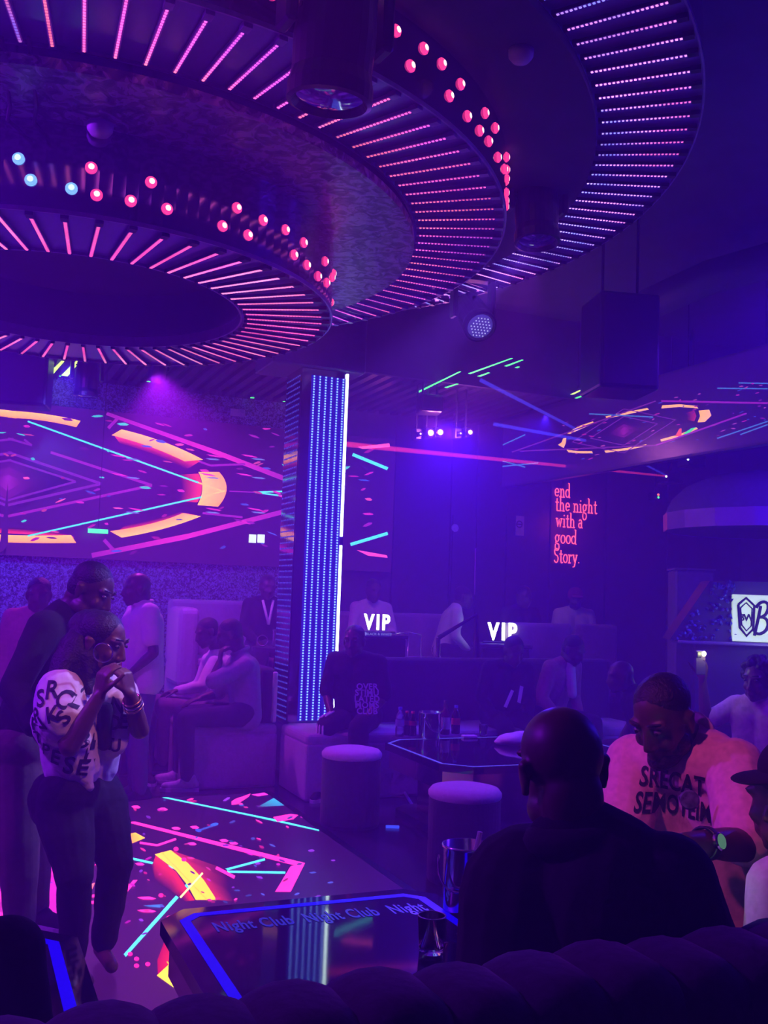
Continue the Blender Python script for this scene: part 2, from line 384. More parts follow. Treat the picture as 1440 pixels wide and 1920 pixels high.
for i in range(nx):
    a = SU0 + (SU1 - SU0) * i / nx; b = SU0 + (SU1 - SU0) * (i + 1) / nx
    g = lambda q: tuple(BG[j] + (.025, .002, .055)[j] * math.exp(-((q - STAR_U) / 1.2) ** 2) for j in range(3))
    bgp.poly([(a, SZ0), (b, SZ0), (b, SZ1), (a, SZ1)], [g(a), g(b), g(b), g(a)])
for pic in (P, PM_):
    # glow round the star
    for s_, al in ((1.0, .10), (.75, .22), (.5, .45), (.25, .85)):
        c = tuple(MAG2[j] * al + BG[j] for j in range(3))
        pic.poly([(15, 905 - 60 * s_), (15 + 120 * s_, 903), (15, 905 + 62 * s_)], [c, tuple(x * .3 for x in c), c])
    # diamonds
    for top, right, bot, w, c in (((15, 822), (60, 835), None, 4, PUR), ((15, 848), (190, 907), (15, 947), 5, PUR), ((15, 862), (142, 903), (15, 938), 4, PUR)):
        pic.line(top, right, w, c)
        if bot: pic.line(right, bot, w, c)
    pic.line((95, 848), (285, 910), 5, MAG2); pic.line((285, 910), (15, 968), 5, MAG2)
    pic.line((60, 835), (45, 824), 4, PUR)
    pic.line((200, 774), (410, 850), 9, MAG2, MAG); pic.line((410, 850), (545, 902), 9, MAG, MAG2)
    pic.line((222, 783), (203, 803), 6, MAG2)
    pic.line((545, 956), (350, 1006), 9, MAG2, MAG); pic.line((350, 1006), (172, 1042), 10, MAG, MAG2)
    pic.line((195, 1012), (215, 1034), 7, MAG2)
    pic.line((365, 862), (395, 873), 4, MAG2); pic.line((395, 873), (460, 870), 4, MAG2)
    pic.line((380, 962), (455, 970), 4, MAG2)
    # orange dashes of the big ellipse, with their red glow on the inside
    def dash(A, B, ca=ORG2, cb=ORG): pic.strip(A, B, ca, cb)
    def qcurve(p0, p1, p2, n=10): return [((1 - t) ** 2 * p0[0] + 2 * t * (1 - t) * p1[0] + t * t * p2[0], (1 - t) ** 2 * p0[1] + 2 * t * (1 - t) * p1[1] + t * t * p2[1]) for t in [i / (n - 1) for i in range(n)]]
    pic.strip(qcurve((215, 818), (310, 838), (375, 865)), qcurve((225, 832), (290, 850), (350, 880)), RED, BG)
    pic.strip(qcurve((372, 888), (386, 915), (370, 942)), qcurve((335, 890), (345, 917), (335, 940)), RED, BG)
    pic.strip(qcurve((215, 1000), (310, 985), (365, 965)), qcurve((235, 985), (290, 975), (335, 960)), RED, BG)
    pic.strip(qcurve((15, 1000), (80, 1003), (140, 1008)), qcurve((15, 990), (80, 994), (130, 1002)), RED, BG)
    dash(qcurve((15, 770), (85, 773), (151, 789)), qcurve((15, 783), (80, 785), (143, 801)))
    dash(qcurve((228, 805), (310, 824), (381, 862)), qcurve((209, 816), (285, 835), (346, 865)))
    dash(qcurve((372, 885), (388, 915), (370, 947)), qcurve((411, 885), (440, 915), (409, 950)))
    dash(qcurve((228, 1008), (310, 995), (377, 968)), qcurve((206, 996), (290, 985), (343, 962)))
    dash(qcurve((15, 1003), (80, 1005), (133, 1003)), qcurve((15, 1017), (80, 1019), (143, 1018)))
    pic.line((52, 790), (372, 905), 3.2, CYA); pic.line((372, 905), (420, 922), 3, ORG2)
    pic.line((52, 1005), (378, 932), 3.2, CYA); pic.line((378, 932), (422, 920), 3, ORG2)
    pic.line((478, 923), (545, 921), 3, CYA); pic.line((478, 923), (545, 932), 3, CYA)
    pic.line((430, 921), (478, 923), 2, MAG2)
    # pieces to the right of the column
    pic.poly([(671, 838), (730, 831), (731, 838), (680, 842)], (.8, .05, .35)); pic.line((661, 852), (727, 879), 6, CYA)
    pic.line((657, 1021), (727, 1000), 6, CYA); pic.poly([(668, 1031), (725, 1041), (727, 1046), (690, 1042)], (.8, .04, .45))
    pic.line((540, 1052), (556, 1046), 5, CYA); pic.line((534, 805), (552, 812), 6, CYA)
    rr = random.Random(3)
    for i in range(110):
        x, y = rr.uniform(20, 700), rr.uniform(775, 1038); c = rr.choice([MAG, MAG, MAG2, BLU, CYA, (.8, .05, .35)])
        s_ = rr.uniform(.35, 1.0); c = tuple(q * s_ for q in c)
        pic.sliver(x, y, rr.uniform(4, 12), rr.uniform(1.2, 3), rr.choice([-.35, .3, .05, .2]) + rr.uniform(-.1, .1), c)
    for x in (235, 385, 470):
        for y in (855, 890, 955): pic.sliver(x + rr.uniform(-25, 25), y, 16, 1.6, .18, MAG); pic.sliver(x + 14, y + 6, 14, 1.5, .1, (.1, .1, .6))
PM_.poly([(15, 1040), (1, 1040), (1, 1026)], BG)
M_SCR = attr_emit('led_wall_picture', 2.2)
allp = Pic(None); 
for q in (bgp, P, PM_):
    b = len(allp.v); allp.v += q.v; allp.c += q.c; allp.p += [[i + b for i in f] for f in q.p]
allp.build('display', M_SCR, scr)

# dance floor
DU0, DU1, DV0, DV1, DZ = -2.6, 2.22, 3.46, 7.32, 0.03
df = thing('led_dance_floor', 'LED dance floor glowing with orange arcs and magenta zigzags', 'dance floor', rm(0.5, 5.4, 0))
bm = bmesh.new(); box(bm, (DU0, DV0, 0), (DU1, DV1, DZ - 0.002), ROOM); from_bm('base', bm, M_BLACK, df)
bm = bmesh.new()
for lo, hi in (((DU0 - .05, DV0 - .05, 0), (DU1 + .05, DV0, DZ)), ((DU0 - .05, DV1, 0), (DU1 + .05, DV1 + .05, DZ)), ((DU0 - .05, DV0, 0), (DU0, DV1, DZ)), ((DU1, DV0, 0), (DU1 + .05, DV1, DZ))):
    box(bm, lo, hi, ROOM)
from_bm('edge_trim', bm, M_DARKMET, df)
def fmap(px, py, k):
    p = onz(px, py, DZ); u, v = uv(p)
    return rm(min(max(u, DU0), DU1), min(max(v, DV0), DV1), DZ + k * 0.00002)
P = Pic(fmap); PB = Pic(lambda u, v, k: rm(u, v, DZ - 0.001))
n = 16
for i in range(n):
    for j in range(n):
        q = [(DU0 + (DU1 - DU0) * a / n, DV0 + (DV1 - DV0) * b / n) for a, b in ((i, j), (i + 1, j), (i + 1, j + 1), (i, j + 1))]
        PB.poly(q, [tuple(BG[m_] * .8 + (.035, .003, .05)[m_] * math.exp(-((u_ + .3) / 1.3) ** 2 - ((v_ - 5.0) / 1.6) ** 2) for m_ in range(3)) for u_, v_ in q])
HM = (1.0, .02, .38)
def zig(pts, w, c):
    for a, b in zip(pts, pts[1:]): P.line(a, b, w, c)
P.poly([(150, 1596), (60, 1622), (0, 1640), (0, 1735), (150, 1720)], [(.35, .01, .3), (.45, .01, .4), (.35, .01, .3), (.3, .01, .25), (.4, .01, .35)])
P.poly([(300, 1492), (308, 1489), (520, 1537), (607, 1555), (598, 1558), (480, 1532)], CYA)
P.poly([(240, 1542), (252, 1540), (572, 1618), (566, 1626)], HM); P.poly([(572, 1618), (545, 1624), (516, 1672), (545, 1672)], HM)
P.line((240, 1608), (385, 1640), 4, CYA); P.line((410, 1634), (497, 1611), 4, CYA); P.line((410, 1634), (535, 1636), 4, CYA)
P.poly([(376, 1637), (368, 1636), (232, 1789), (236, 1794)], CYA)
rg = (.55, .01, .03)
P.strip([(292, 1604), (330, 1635), (350, 1665), (365, 1688)], [(284, 1625), (290, 1650), (320, 1672), (345, 1690)], rg, BG)
P.strip([(335, 1735), (310, 1760), (295, 1800), (296, 1830)], [(334, 1800), (330, 1790), (325, 1815), (320, 1840)], (.25, .0, .03), rg)
P.strip([(320, 1594), (352, 1618), (382, 1650), (406, 1687)], [(425, 1630), (430, 1650), (430, 1670), (440, 1690)], (.35, .01, .05), BG)
YEL = (1.0, .34, .012)
P.strip([(290, 1602), (330, 1632), (352, 1660), (367, 1687)], [(320, 1594), (352, 1618), (382, 1650), (406, 1687)], (1.0, .36, .02), YEL)
P.poly([(334, 1792), (294, 1829), (331, 1855), (366, 1834)], [YEL, YEL, (1, .6, .05), (1, .4, .02)])
P.line((313, 1803), (348, 1846), 2.5, (.9, .25, .0)); P.line((318, 1842), (350, 1812), 1.5, (.5, .2, .0))
P.line((303, 1598), (388, 1687), 2.0, (.95, .25, .0)); P.line((380, 1637), (338, 1683), 3.5, (1, .7, .3))
P.poly([(245, 1563), (254, 1561), (272, 1571), (248, 1581)], [ORG, YEL, YEL, ORG]); P.line((262, 1580), (295, 1585), 4, HM); P.line((295, 1585), (330, 1573), 4, HM)
P.poly([(250, 1650), (258, 1650), (232, 1680), (228, 1676)], HM); P.poly([(165, 1660), (178, 1655), (172, 1670), (158, 1678)], (.9, .1, .2))
P.poly([(434, 1503), (441, 1498), (470, 1488), (466, 1494), (445, 1508), (434, 1509)], HM); P.poly([(471, 1490), (490, 1482), (503, 1490), (484, 1493)], (.7, .02, .5))
P.poly([(512, 1532), (545, 1526), (564, 1528), (550, 1536), (520, 1541)], HM); P.poly([(483, 1513), (517, 1496), (535, 1510)], [(.02, .05, .15), (.02, .22, .6), (.02, .14, .5)])
P.line((65, 1561), (103, 1566), 4, CYA); P.poly([(72, 1567), (92, 1566), (80, 1574)], BLU); P.line((62, 1597), (110, 1610), 7, HM); P.line((60, 1626), (105, 1640), 6, HM)
P.line((90, 1582), (98, 1572), 5, (.8, .02, .5)); P.line((405, 1627), (440, 1645), 6, HM)
for (x, y) in ((330, 1553), (365, 1551), (438, 1581), (306, 1517), (420, 1576), (360, 1582), (255, 1513), (262, 1620), (200, 1633)): P.sliver(x, y, 9, 3, .1, (.7, .02, .4))
P.blobs(372, 1557, 6, 3, .2, (.02, .04, .6)); P.blobs(402, 1546, 8, 3, -.2, (.02, .06, .6)); P.line((376, 1556), (400, 1548), 3, (.02, .04, .4))
for (x, y) in ((244, 1789), (256, 1798), (256, 1811), (277, 1808), (317, 1721), (302, 1679), (345, 1612), (330, 1592)): P.blobs(x, y, 5, 4, 0, (.75, .01, .25))
for (x, y, l) in ((275, 1684, 18), (275, 1708, 18), (176, 1680, 10), (172, 1692, 10)): P.sliver(x, y, l, 3, .06, HM)
P.poly([(268, 1698), (305, 1696), (300, 1702), (280, 1701)], [(.02, .05, .3), (.03, .12, .6), (.02, .1, .5), (.02, .04, .2)])
rr = random.Random(5)
for i in range(150):
    x, y = rr.uniform(0, 640), rr.uniform(1492, 1760); c = rr.choice([HM, (.5, .01, .5), (.05, .05, .5), (.2, .02, .6), (.6, .02, .3)]); s_ = rr.uniform(.25, .9)
    P.sliver(x, y, rr.uniform(3, 8), rr.uniform(1.2, 2.6), rr.uniform(-.5, .6), tuple(q * s_ for q in c))
for x, y, w in ((25, 1560, 8), (12, 1600, 10), (8, 1680, 14), (20, 1720, 10)): P.line((x - 30, y - 6), (x + 14, y + 6), w, HM)
b = len(PB.v); PB.v += P.v; PB.c += P.c; PB.p += [[i + b for i in f] for f in P.p]
PB.build('display', attr_emit('led_floor_picture', 2.8, 0.28), df)

# banner screen hung on the right
BU = 5.6
ban = thing('led_banner_screen', 'dark LED banner screen hanging at upper right with a slanted ring of orange dashes', 'screen', rm(BU, 7.2, 2.80))
bm = bmesh.new(); box(bm, (BU, 4.6, 2.80), (BU + .08, 9.8, 3.58), ROOM); from_bm('cabinet', bm, M_BLACK, ban)
bm = bmesh.new()
for v_ in (4.9, 5.8, 6.7, 7.6, 8.36): tube(bm, [rm(BU + .04, v_, 3.58), rm(BU + .04, v_, CZ if v_ < 8.4 else SZ)], .006, 6)
from_bm('hanging_cable', bm, M_DARKMET, ban)
def bmap(px, py, k):
    p = onu(px, py, BU); u, v = uv(p)
    return rm(BU - 0.001 - k * 0.00003, min(max(v, 4.62), 9.78), min(max(p.z, 2.82), 3.56))
P = Pic(bmap); PB = Pic(lambda v, z, k: rm(BU - 0.001, v, z)); PB.poly([(4.62, 2.82), (9.78, 2.82), (9.78, 3.56), (4.62, 3.56)], (.012, .001, .04))
PEA = (.95, .30, .22)
for A, B in (([(1062, 812), (1088, 798), (1112, 790)], [(1068, 814), (1090, 804), (1114, 794)]), ([(1135, 781), (1175, 772), (1214, 765)], [(1138, 785), (1176, 777), (1217, 768)]),
             ([(1242, 760), (1275, 758), (1305, 761)], [(1240, 766), (1275, 763), (1310, 766)]), ([(1310, 770), (1313, 780), (1308, 792)], [(1330, 768), (1334, 779), (1322, 791)]),
             ([(1238, 824), (1275, 814), (1306, 801)], [(1240, 828), (1278, 818), (1309, 804)]), ([(1133, 845), (1175, 840), (1212, 833)], [(1136, 849), (1176, 844), (1214, 836)]),
             ([(1062, 843), (1085, 846), (1110, 846)], [(1066, 848), (1086, 850), (1112, 850)]), ([(1056, 822), (1053, 830), (1046, 834)], [(1062, 821), (1061, 831), (1057, 840)])):
    P.strip(A, B, ORG2, PEA)
P.poly([(1266, 818), (1274, 804), (1278, 803), (1278, 818)], (.8, .05, .02)); P.poly([(1280, 814), (1296, 803), (1306, 801), (1290, 814)], (.02, .5, .2))
P.strip([(1302, 770), (1306, 780), (1302, 790)], [(1285, 774), (1290, 781), (1288, 787)], (.35, .01, .1), (.02, .0, .05))
for s_ in (1.0, .7, .4):
    c = tuple(q * (1.1 - s_) for q in (.30, .01, .42)); P.poly([(1170, 808 - 18 * s_), (1170 + 42 * s_, 804), (1170, 808 + 18 * s_), (1170 - 42 * s_, 813)], [c, BG, c, BG])
for s_ in (1.5, 2.3):
    q = [(1170, 808 - 18 * s_), (1170 + 42 * s_, 808 - 9 * s_), (1170, 808 + 18 * s_), (1170 - 42 * s_, 808 + 9 * s_)]
    for a, b in zip(q, q[1:] + q[:1]): P.line(a, b, 1.6, (.12, .01, .25))
P.line((960, 848), (1230, 752), 2.5, (.12, .01, .2)); P.line((1240, 752), (1440, 756), 3.5, MAG2); P.line((1400, 775), (1230, 835), 3, MAG2); P.line((1230, 835), (975, 846), 2.5, (.12, .01, .2))
for a, b in (((1345, 728), (1440, 729)), ((1385, 718), (1440, 719)), ((1345, 822), (1440, 790)), ((1388, 815), (1440, 796)), ((935, 866), (985, 876)), ((940, 835), (985, 815)), ((1105, 776), (1225, 782)), ((940, 875), (1010, 868))): P.line(a, b, 2.4, (.04, .10, .5))
rr = random.Random(9)
for i in range(70):
    x = rr.uniform(1040, 1440); y = 808 - (x - 1170) * .19 + rr.uniform(-45, 45); P.sliver(x, y, rr.uniform(2.5, 6), rr.uniform(.8, 1.5), rr.uniform(-.5, .2), tuple(q * .6 for q in rr.choice([MAG, BLU, MAG2, (.5, .05, .5)])))
PB.v += [x for x in P.v]; b = 4; PB.c += P.c; PB.p += [[i + b for i in f] for f in P.p]
PB.build('display', attr_emit('led_banner_picture', 1.6), ban)

# ------------------------------------------------------------------ three stepped ceiling rings
RC = V((-1.633, 5.046, 0))
def led_mat(name, strength, mode):
    m = bpy.data.materials.new(name); m.use_nodes = True; nt = m.node_tree; L = nt.links
    b = nt.nodes['Principled BSDF']; b.inputs['Base Color'].default_value = (.1, .05, .1, 1)
    g = nt.nodes.new('ShaderNodeNewGeometry'); n = nt.nodes.new('ShaderNodeTexNoise'); n.inputs['Scale'].default_value = 1.4; n.inputs['Detail'].default_value = 2
    L.new(g.outputs['Position'], n.inputs['Vector'])
    r = nt.nodes.new('ShaderNodeValToRGB'); cr_ = r.color_ramp
    stops = {'a': [(.30, (1, .05, .42)), (.5, (1, .09, .48)), (.62, (1, .16, .50)), (.75, (.95, .26, .75))],
             'b': [(.34, (.62, .06, .85)), (.48, (.95, .09, .50)), (.60, (1, .14, .28)), (.72, (.25, .12, 1.0))],
             'c': [(.34, (.95, .12, .70)), (.46, (.75, .22, 1.0)), (.56, (.16, .16, 1.0)), (.70, (.75, .36, 1.0))]}[mode]
    cr_.elements[0].position, cr_.elements[0].color = stops[0][0], (*stops[0][1], 1)
    cr_.elements[1].position, cr_.elements[1].color = stops[-1][0], (*stops[-1][1], 1)
    for p, c in stops[1:-1]: cr_.elements.new(p).color = (*c, 1)
    L.new(n.outputs['Fac'], r.inputs['Fac']); L.new(r.outputs[0], b.inputs['Emission Color'])
    n2 = nt.nodes.new('ShaderNodeTexNoise'); n2.inputs['Scale'].default_value = 2.2
    L.new(g.outputs['Position'], n2.inputs['Vector'])
    mr = nt.nodes.new('ShaderNodeMapRange'); mr.inputs['From Min'].default_value = .35; mr.inputs['From Max'].default_value = .65
    mr.inputs['To Min'].default_value = strength * .55; mr.inputs['To Max'].default_value = strength * 1.3
    L.new(n2.outputs['Fac'], mr.inputs['Value']); L.new(mr.outputs[0], b.inputs['Emission Strength'])
    m.cycles.emission_sampling = 'NONE'; return m
def annulus(bm, ri, ro, z0, z1, seg=160):
    prof = [(ri, z0), (ro, z0), (ro, z1), (ri, z1), (ri, z0)]
    rings = [[bm.verts.new(RC + V((r * math.cos(2 * pi * k / seg), r * math.sin(2 * pi * k / seg), z))) for k in range(seg)] for r, z in prof[:-1]]
    rings.append(rings[0])
    for A, B in zip(rings, rings[1:]):
        for k in range(seg): bm.faces.new((A[k], B[k], B[(k + 1) % seg], A[(k + 1) % seg]))
M_LAMPP = mat('pink_lamp_glass', (.3, .05, .1), .3, emit=(1, .035, .24), es=1.6, var=0)
M_LAMPB = mat('blue_lamp_glass', (.05, .05, .3), .3, emit=(.20, .42, 1.0), es=1.3, var=0)
M_LAMPC = mat('lamp_core', (.3, .2, .3), .3, emit=(1, .62, .70), es=2.2, var=0)
M_LAMPCB = mat('lamp_core_blue', (.2, .2, .3), .3, emit=(.65, .8, 1.0), es=1.5, var=0)
M_TRIM = mat('purple_edge_trim', (.35, .22, .5), .35, .5)
def cyl_hit(px, py, rad):
    r = ray(px, py); o = CAM - RC; a = r.x ** 2 + r.y ** 2; b = 2 * (o.x * r.x + o.y * r.y); c = o.x ** 2 + o.y ** 2 - rad ** 2
    d = b * b - 4 * a * c
    t = (-b - math.sqrt(max(d, 0))) / (2 * a); return CAM + r * t
RINGS = [
 ('lowest innermost ring of the stepped ceiling light with pink LED bars', .85, 1.32, 3.0, .36, 62, 'a', 1.9, -80.9, 26),
 ('middle ring of the stepped ceiling light with pink LED bars', 1.739, 2.20, 3.447, .30, 104, 'b', 1.9, -80.0, 22),
 ('topmost outer ring of the stepped ceiling light with blue and pink LED bars', 2.627, 3.097, 3.793, .22, 146, 'c', 2.4, -80.0, 22)]
BULBS = [
 [(35, 298), (58, 338), (171, 315), (134, 354), (181, 366), (283, 342), (245, 377), (313, 392), (444, 390), (417, 424), (493, 413), (465, 441), (535, 431), (569, 455), (551, 478), (575, 497), (609, 490), (596, 518), (622, 520), (612, 530)],
 [(709, 35), (742, 58), (794, 91), (769, 124), (828, 120), (863, 158), (842, 180), (876, 218), (909, 212), (899, 245), (928, 240), (916, 265), (949, 286), (933, 295), (945, 317), (955, 318), (951, 335), (956, 361), (957, 376), (956, 398)], []]
for ri_, (lab, ri, ro, z, fh, nb, mode, st, a0, nd) in enumerate(RINGS):
    t = thing('ceiling_ring_light', lab, 'ceiling light', (RC.x, RC.y, z), 0, 'stepped ceiling ring lights')
    bm = bmesh.new(); annulus(bm, ri, ro, z, z + .012); from_bm('mirror_plate', bm, M_PLATE, t)
    bm = bmesh.new(); annulus(bm, ri - .010, ri, z - .012, z + .05); from_bm('inner_rim', bm, M_TRIM, t, smooth=False)
    bm = bmesh.new(); annulus(bm, ro, ro + .008, z - .012, z + .006); from_bm('outer_rim', bm, M_TRIM, t)
    bm = bmesh.new(); annulus(bm, ro - .02, ro, z + .006, z + fh); from_bm('outer_fascia', bm, M_MIRROR, t, smooth=False)
    bm = bmesh.new(); annulus(bm, ri - .012, ri + .02, z + .05, z + fh); from_bm('inner_fascia', bm, M_PANEL, t)
    # one LED bar, copied round the ring
    ln = ro - ri - .03; q_ = .0058 if ri_ == 0 else .0046
    bm = bmesh.new(); box(bm, (-.011, 0, -.016), (.011, ln, -.002)); box(bm, (-.016, ln - .03, -.02), (.016, ln + .012, 0)); box(bm, (-.012, 0, -.018), (.012, .016, 0))
    vv = [bm.verts.new(c_) for c_ in ((-.009, .018, -.0165), (-.009, ln - .032, -.0165), (.009, ln - .032, -.0165), (.009, .018, -.0165))]; bm.faces.new(vv).material_index = 2
    for k in range(nd):
        y = .022 + (ln - .06) * k / (nd - 1); box(bm, (-q_, y - q_, -.0195), (q_, y + q_, -.016), None, 1)
    me = bpy.data.meshes.new('led_bar'); bm.to_mesh(me); bm.free(); me.materials.append(M_TRIM if mode == 'b' else M_DARKMET); me.materials.append(led_mat('led_dots_' + mode, st, mode)); me.materials.append(mat('bar_diffuser_' + mode, (.3, .1, .3), .5, emit={'a': (.75, .05, .65), 'b': (.45, .04, .8), 'c': (.12, .02, .9)}[mode], es={'a': .30, 'b': .16, 'c': .10}[mode], var=0)); MATS['bar_diffuser_' + mode].cycles.emission_sampling = 'FRONT'
    for k in range(nb):
        a = math.radians(a0) + 2 * pi * k / nb
        o = bpy.data.objects.new('led_bar', me); COL.objects.link(o); o.parent = t
        o.matrix_local = Matrix.Rotation(a, 4, 'Z') @ Matrix.Translation(V((ri + .012, 0, -.004))) @ Matrix.Rotation(-pi / 2, 4, 'Z')
    if BULBS[ri_]:
        spots = []
        for q in BULBS[ri_]:
            h = cyl_hit(*q, ro); spots.append((math.atan2(h.y - RC.y, h.x - RC.x), min(max(h.z, z + .05), z + fh - .04), q[0] < 140 and ri_ == 0))
        lo = min(s[0] for s in spots); hi = max(s[0] for s in spots); step = .095 if ri_ == 0 else .06; k = 0
        a = hi + step
        while a < lo + 2 * pi - step: spots.append((a, z + (.12 if k % 2 else .24), False)); a += step; k += 1
        meP = {}
        for blue in (False, True):
            bm = bmesh.new(); lathe(bm, [(.024, 0), (.024, .006), (.019, .008), (.019, .012), (.012, .017)], 14, mi=0); lathe(bm, [(.012, .017), (.007, .019), (0, .0195)], 14, mi=1)
            me = bpy.data.meshes.new('lamp'); bm.to_mesh(me); bm.free(); me.materials.append(M_LAMPB if blue else M_LAMPP); me.materials.append(M_LAMPCB if blue else M_LAMPC); meP[blue] = me
        for (a, zz, blue) in spots:
            o = bpy.data.objects.new('lamp', meP[blue]); COL.objects.link(o); o.parent = t
            o.matrix_local = Matrix.Rotation(a, 4, 'Z') @ Matrix.Translation(V((ro, 0, zz - z))) @ Matrix.Rotation(pi / 2, 4, 'Y')
# stepped ceiling discs that carry the rings
bm = bmesh.new(); annulus(bm, .02, .855, 3.30, 3.34, 96); struct(from_bm('ceiling_dome_centre', bm, M_CEIL))
bm = bmesh.new(); annulus(bm, 1.30, 1.74, 3.36, 3.40, 128); bm2 = bm; struct(from_bm('ceiling_dome_step', bm, M_CAMO2))
bm = bmesh.new(); annulus(bm, 2.18, 2.63, 3.74, 3.78, 128); struct(from_bm('ceiling_dome_step', bm, M_CEIL))
bm = bmesh.new(); annulus(bm, 3.02, 3.09, 4.0, CZ, 128); struct(from_bm('ceiling_dome_collar', bm, M_CEIL))

# ------------------------------------------------------------------ LED column
CC = onz(592, 1345, .49); cu, cv = 2.72, 7.97
col = thing('led_column', 'square column wrapped in blue LED strips with a white light tube', 'column', rm(cu, cv, 0), TH)
cw = .21; ctop = 3.42
bm = bmesh.new(); box(bm, (-cw, -cw, 0), (cw, cw, ctop)); from_bm('core', bm, M_MIRROR, col, world=False)
M_CDOT = mat('blue_led_dots', (.1, .1, .3), .4, emit=(.13, .20, 1.0), es=3.4, var=0)
M_CREFL = mat('reflected_led_dots', (.05, .05, .2), .4, emit=(.05, .06, .8), es=.7, var=0)
M_CCH = mat('blue_acrylic', (.01, .01, .10), .25, var=0, emit=(.004, .004, .35), es=1.5)
M_TUBE = mat('white_light_tube', (.8, .8, .9), .4, emit=(.62, .66, 1.0), es=5.0, var=0)
def strip_me(name, m, dn):
    bm = bmesh.new(); box(bm, (-.024, -.006, 0), (.024, 0, 2.86))
    for k in range(dn):
        z = .01 + 2.84 * k / (dn - 1); box(bm, (-.0065, -.010, z - .0062), (.0065, -.006, z + .0062), None, 1)
    me = bpy.data.meshes.new(name); bm.to_mesh(me); bm.free(); me.materials.append(M_CCH if m is M_CDOT else M_MIRROR); me.materials.append(m); return me
s1, s2 = strip_me('led_strip', M_CDOT, 128), strip_me('led_strip_reflection', M_CREFL, 60)
for k in range(6):
    o = bpy.data.objects.new('led_strip', s1); COL.objects.link(o); o.parent = col; o.location = (-.105 + k * .052, -cw, .50)
for k in range(9):
    o = bpy.data.objects.new('led_strip', s2); COL.objects.link(o); o.parent = col; o.rotation_euler = (0, 0, -pi / 2); o.location = (-cw, .17 - k * .042, .50)  # glowing strips that paint LED reflections onto the mirrored left face
o = bpy.data.objects.new('led_strip', s1); COL.objects.link(o); o.parent = col; o.rotation_euler = (0, 0, pi / 2); o.location = (cw, .1, .5)
for z0, z1 in ((.50, 1.945), (2.02, 3.40)):
    bm = bmesh.new(); tube(bm, [(.188, -cw - .012, z0), (.188, -cw - .012, z1)], .013, 8); from_bm('light_tube', bm, M_TUBE, col, world=False)
for k, (z0, z1) in enumerate(((.5, 3.38),)):
    pass
M_TUBE.cycles.emission_sampling = 'FRONT'
bm = bmesh.new(); rbox(bm, (-.48, -.26, ctop), (.34, .30, 4.40), .01, 1); from_bm('soffit_block', bm, mat('blue_grey_soffit', (.10, .09, .2), .5), col, world=False)

# ------------------------------------------------------------------ ceiling fixtures
def moving_head(label, px, py, d, s, tilt, rz, top, lens='dark', group='moving head spotlights'):
    p = at(px, py, d); t = thing('moving_head_light', label, 'stage light', (p.x, p.y, p.z), rz, group)
    M = Matrix.Rotation(tilt, 4, 'X') @ Matrix.Diagonal((s, s, s, 1))
    bm = bmesh.new(); lathe(bm, [(0, .21), (.07, .20), (.115, .15), (.125, .06), (.13, -.04), (.125, -.15), (.135, -.19), (.135, -.235), (.12, -.24), (.105, -.22), (0, -.215)], 28, M)
    for k in range(4): box(bm, (-.128 , -.02, .02 + k * .03), (.128, .02, .032 + k * .03), M)
    from_bm('head', bm, M_PLASTIC, t, world=False, smooth=False)
    bm = bmesh.new(); lathe(bm, [(.105, -.225), (.06, -.236), (0, -.24)], 24, M)
    L_ = from_bm('lens', bm, M_MIRROR if lens == 'dark' else mat('led_lens_face', (.1, .08, .3), .3, emit=(.05, .03, .3), es=1, var=0), t, world=False, smooth=True)
    if lens != 'dark':
        bm = bmesh.new()
        for i in range(-3, 4):
            for j in range(-3, 4):
                x, y = i * .027 + (j % 2) * .0135, j * .025
                if x * x + y * y < .0085: lathe(bm, [(.006, -.240), (.004, -.246), (0, -.247)], 8, M @ Matrix.Translation(V((x, y, 0))))
        o = from_bm('led_cell', bm, mat('led_cell_glow', (.2, .2, .4), .3, emit=(.45, .35, 1.0), es=1.2, var=0), t, world=False)
    bm = bmesh.new(); S = Matrix.Diagonal((s, s, s, 1))
    for sx in (-1, 1): rbox(bm, (sx * .165 - .02, -.05, -.05), (sx * .165 + .02, .05, .30), .01, 1, S)
    rbox(bm, (-.185, -.06, .27), (.185, .06, .33), .015, 1, S); from_bm('yoke', bm, M_PLASTIC, t, world=False)
    bm = bmesh.new(); rbox(bm, (-.17, -.12, .33), (.17, .12, .42), .02, 2, S); from_bm('base', bm, M_PLASTIC, t, world=False)
    bm = bmesh.new(); tube(bm, [(0, 0, .42 * s), (0, 0, top - p.z)], .02, 8); from_bm('hanging_pipe', bm, M_DARKMET, t, world=False)
    return t
moving_head('large black moving head light hanging nearest, in front of the middle ring', 630, 50, 3.0, 1.02, .12, .5, CZ)
moving_head('black moving head light hanging between the middle and outer rings', 1006, 385, 5.2, .92, -.1, .2, CZ)
moving_head('round wash light with a grid of small LED cells below the rings', 886, 588, 6.8, .86, -.85, .3, CZ, 'led')
moving_head('moving head light above the left part of the wall screen', 163, 705, 8.9, .80, .05, .4, SZ)
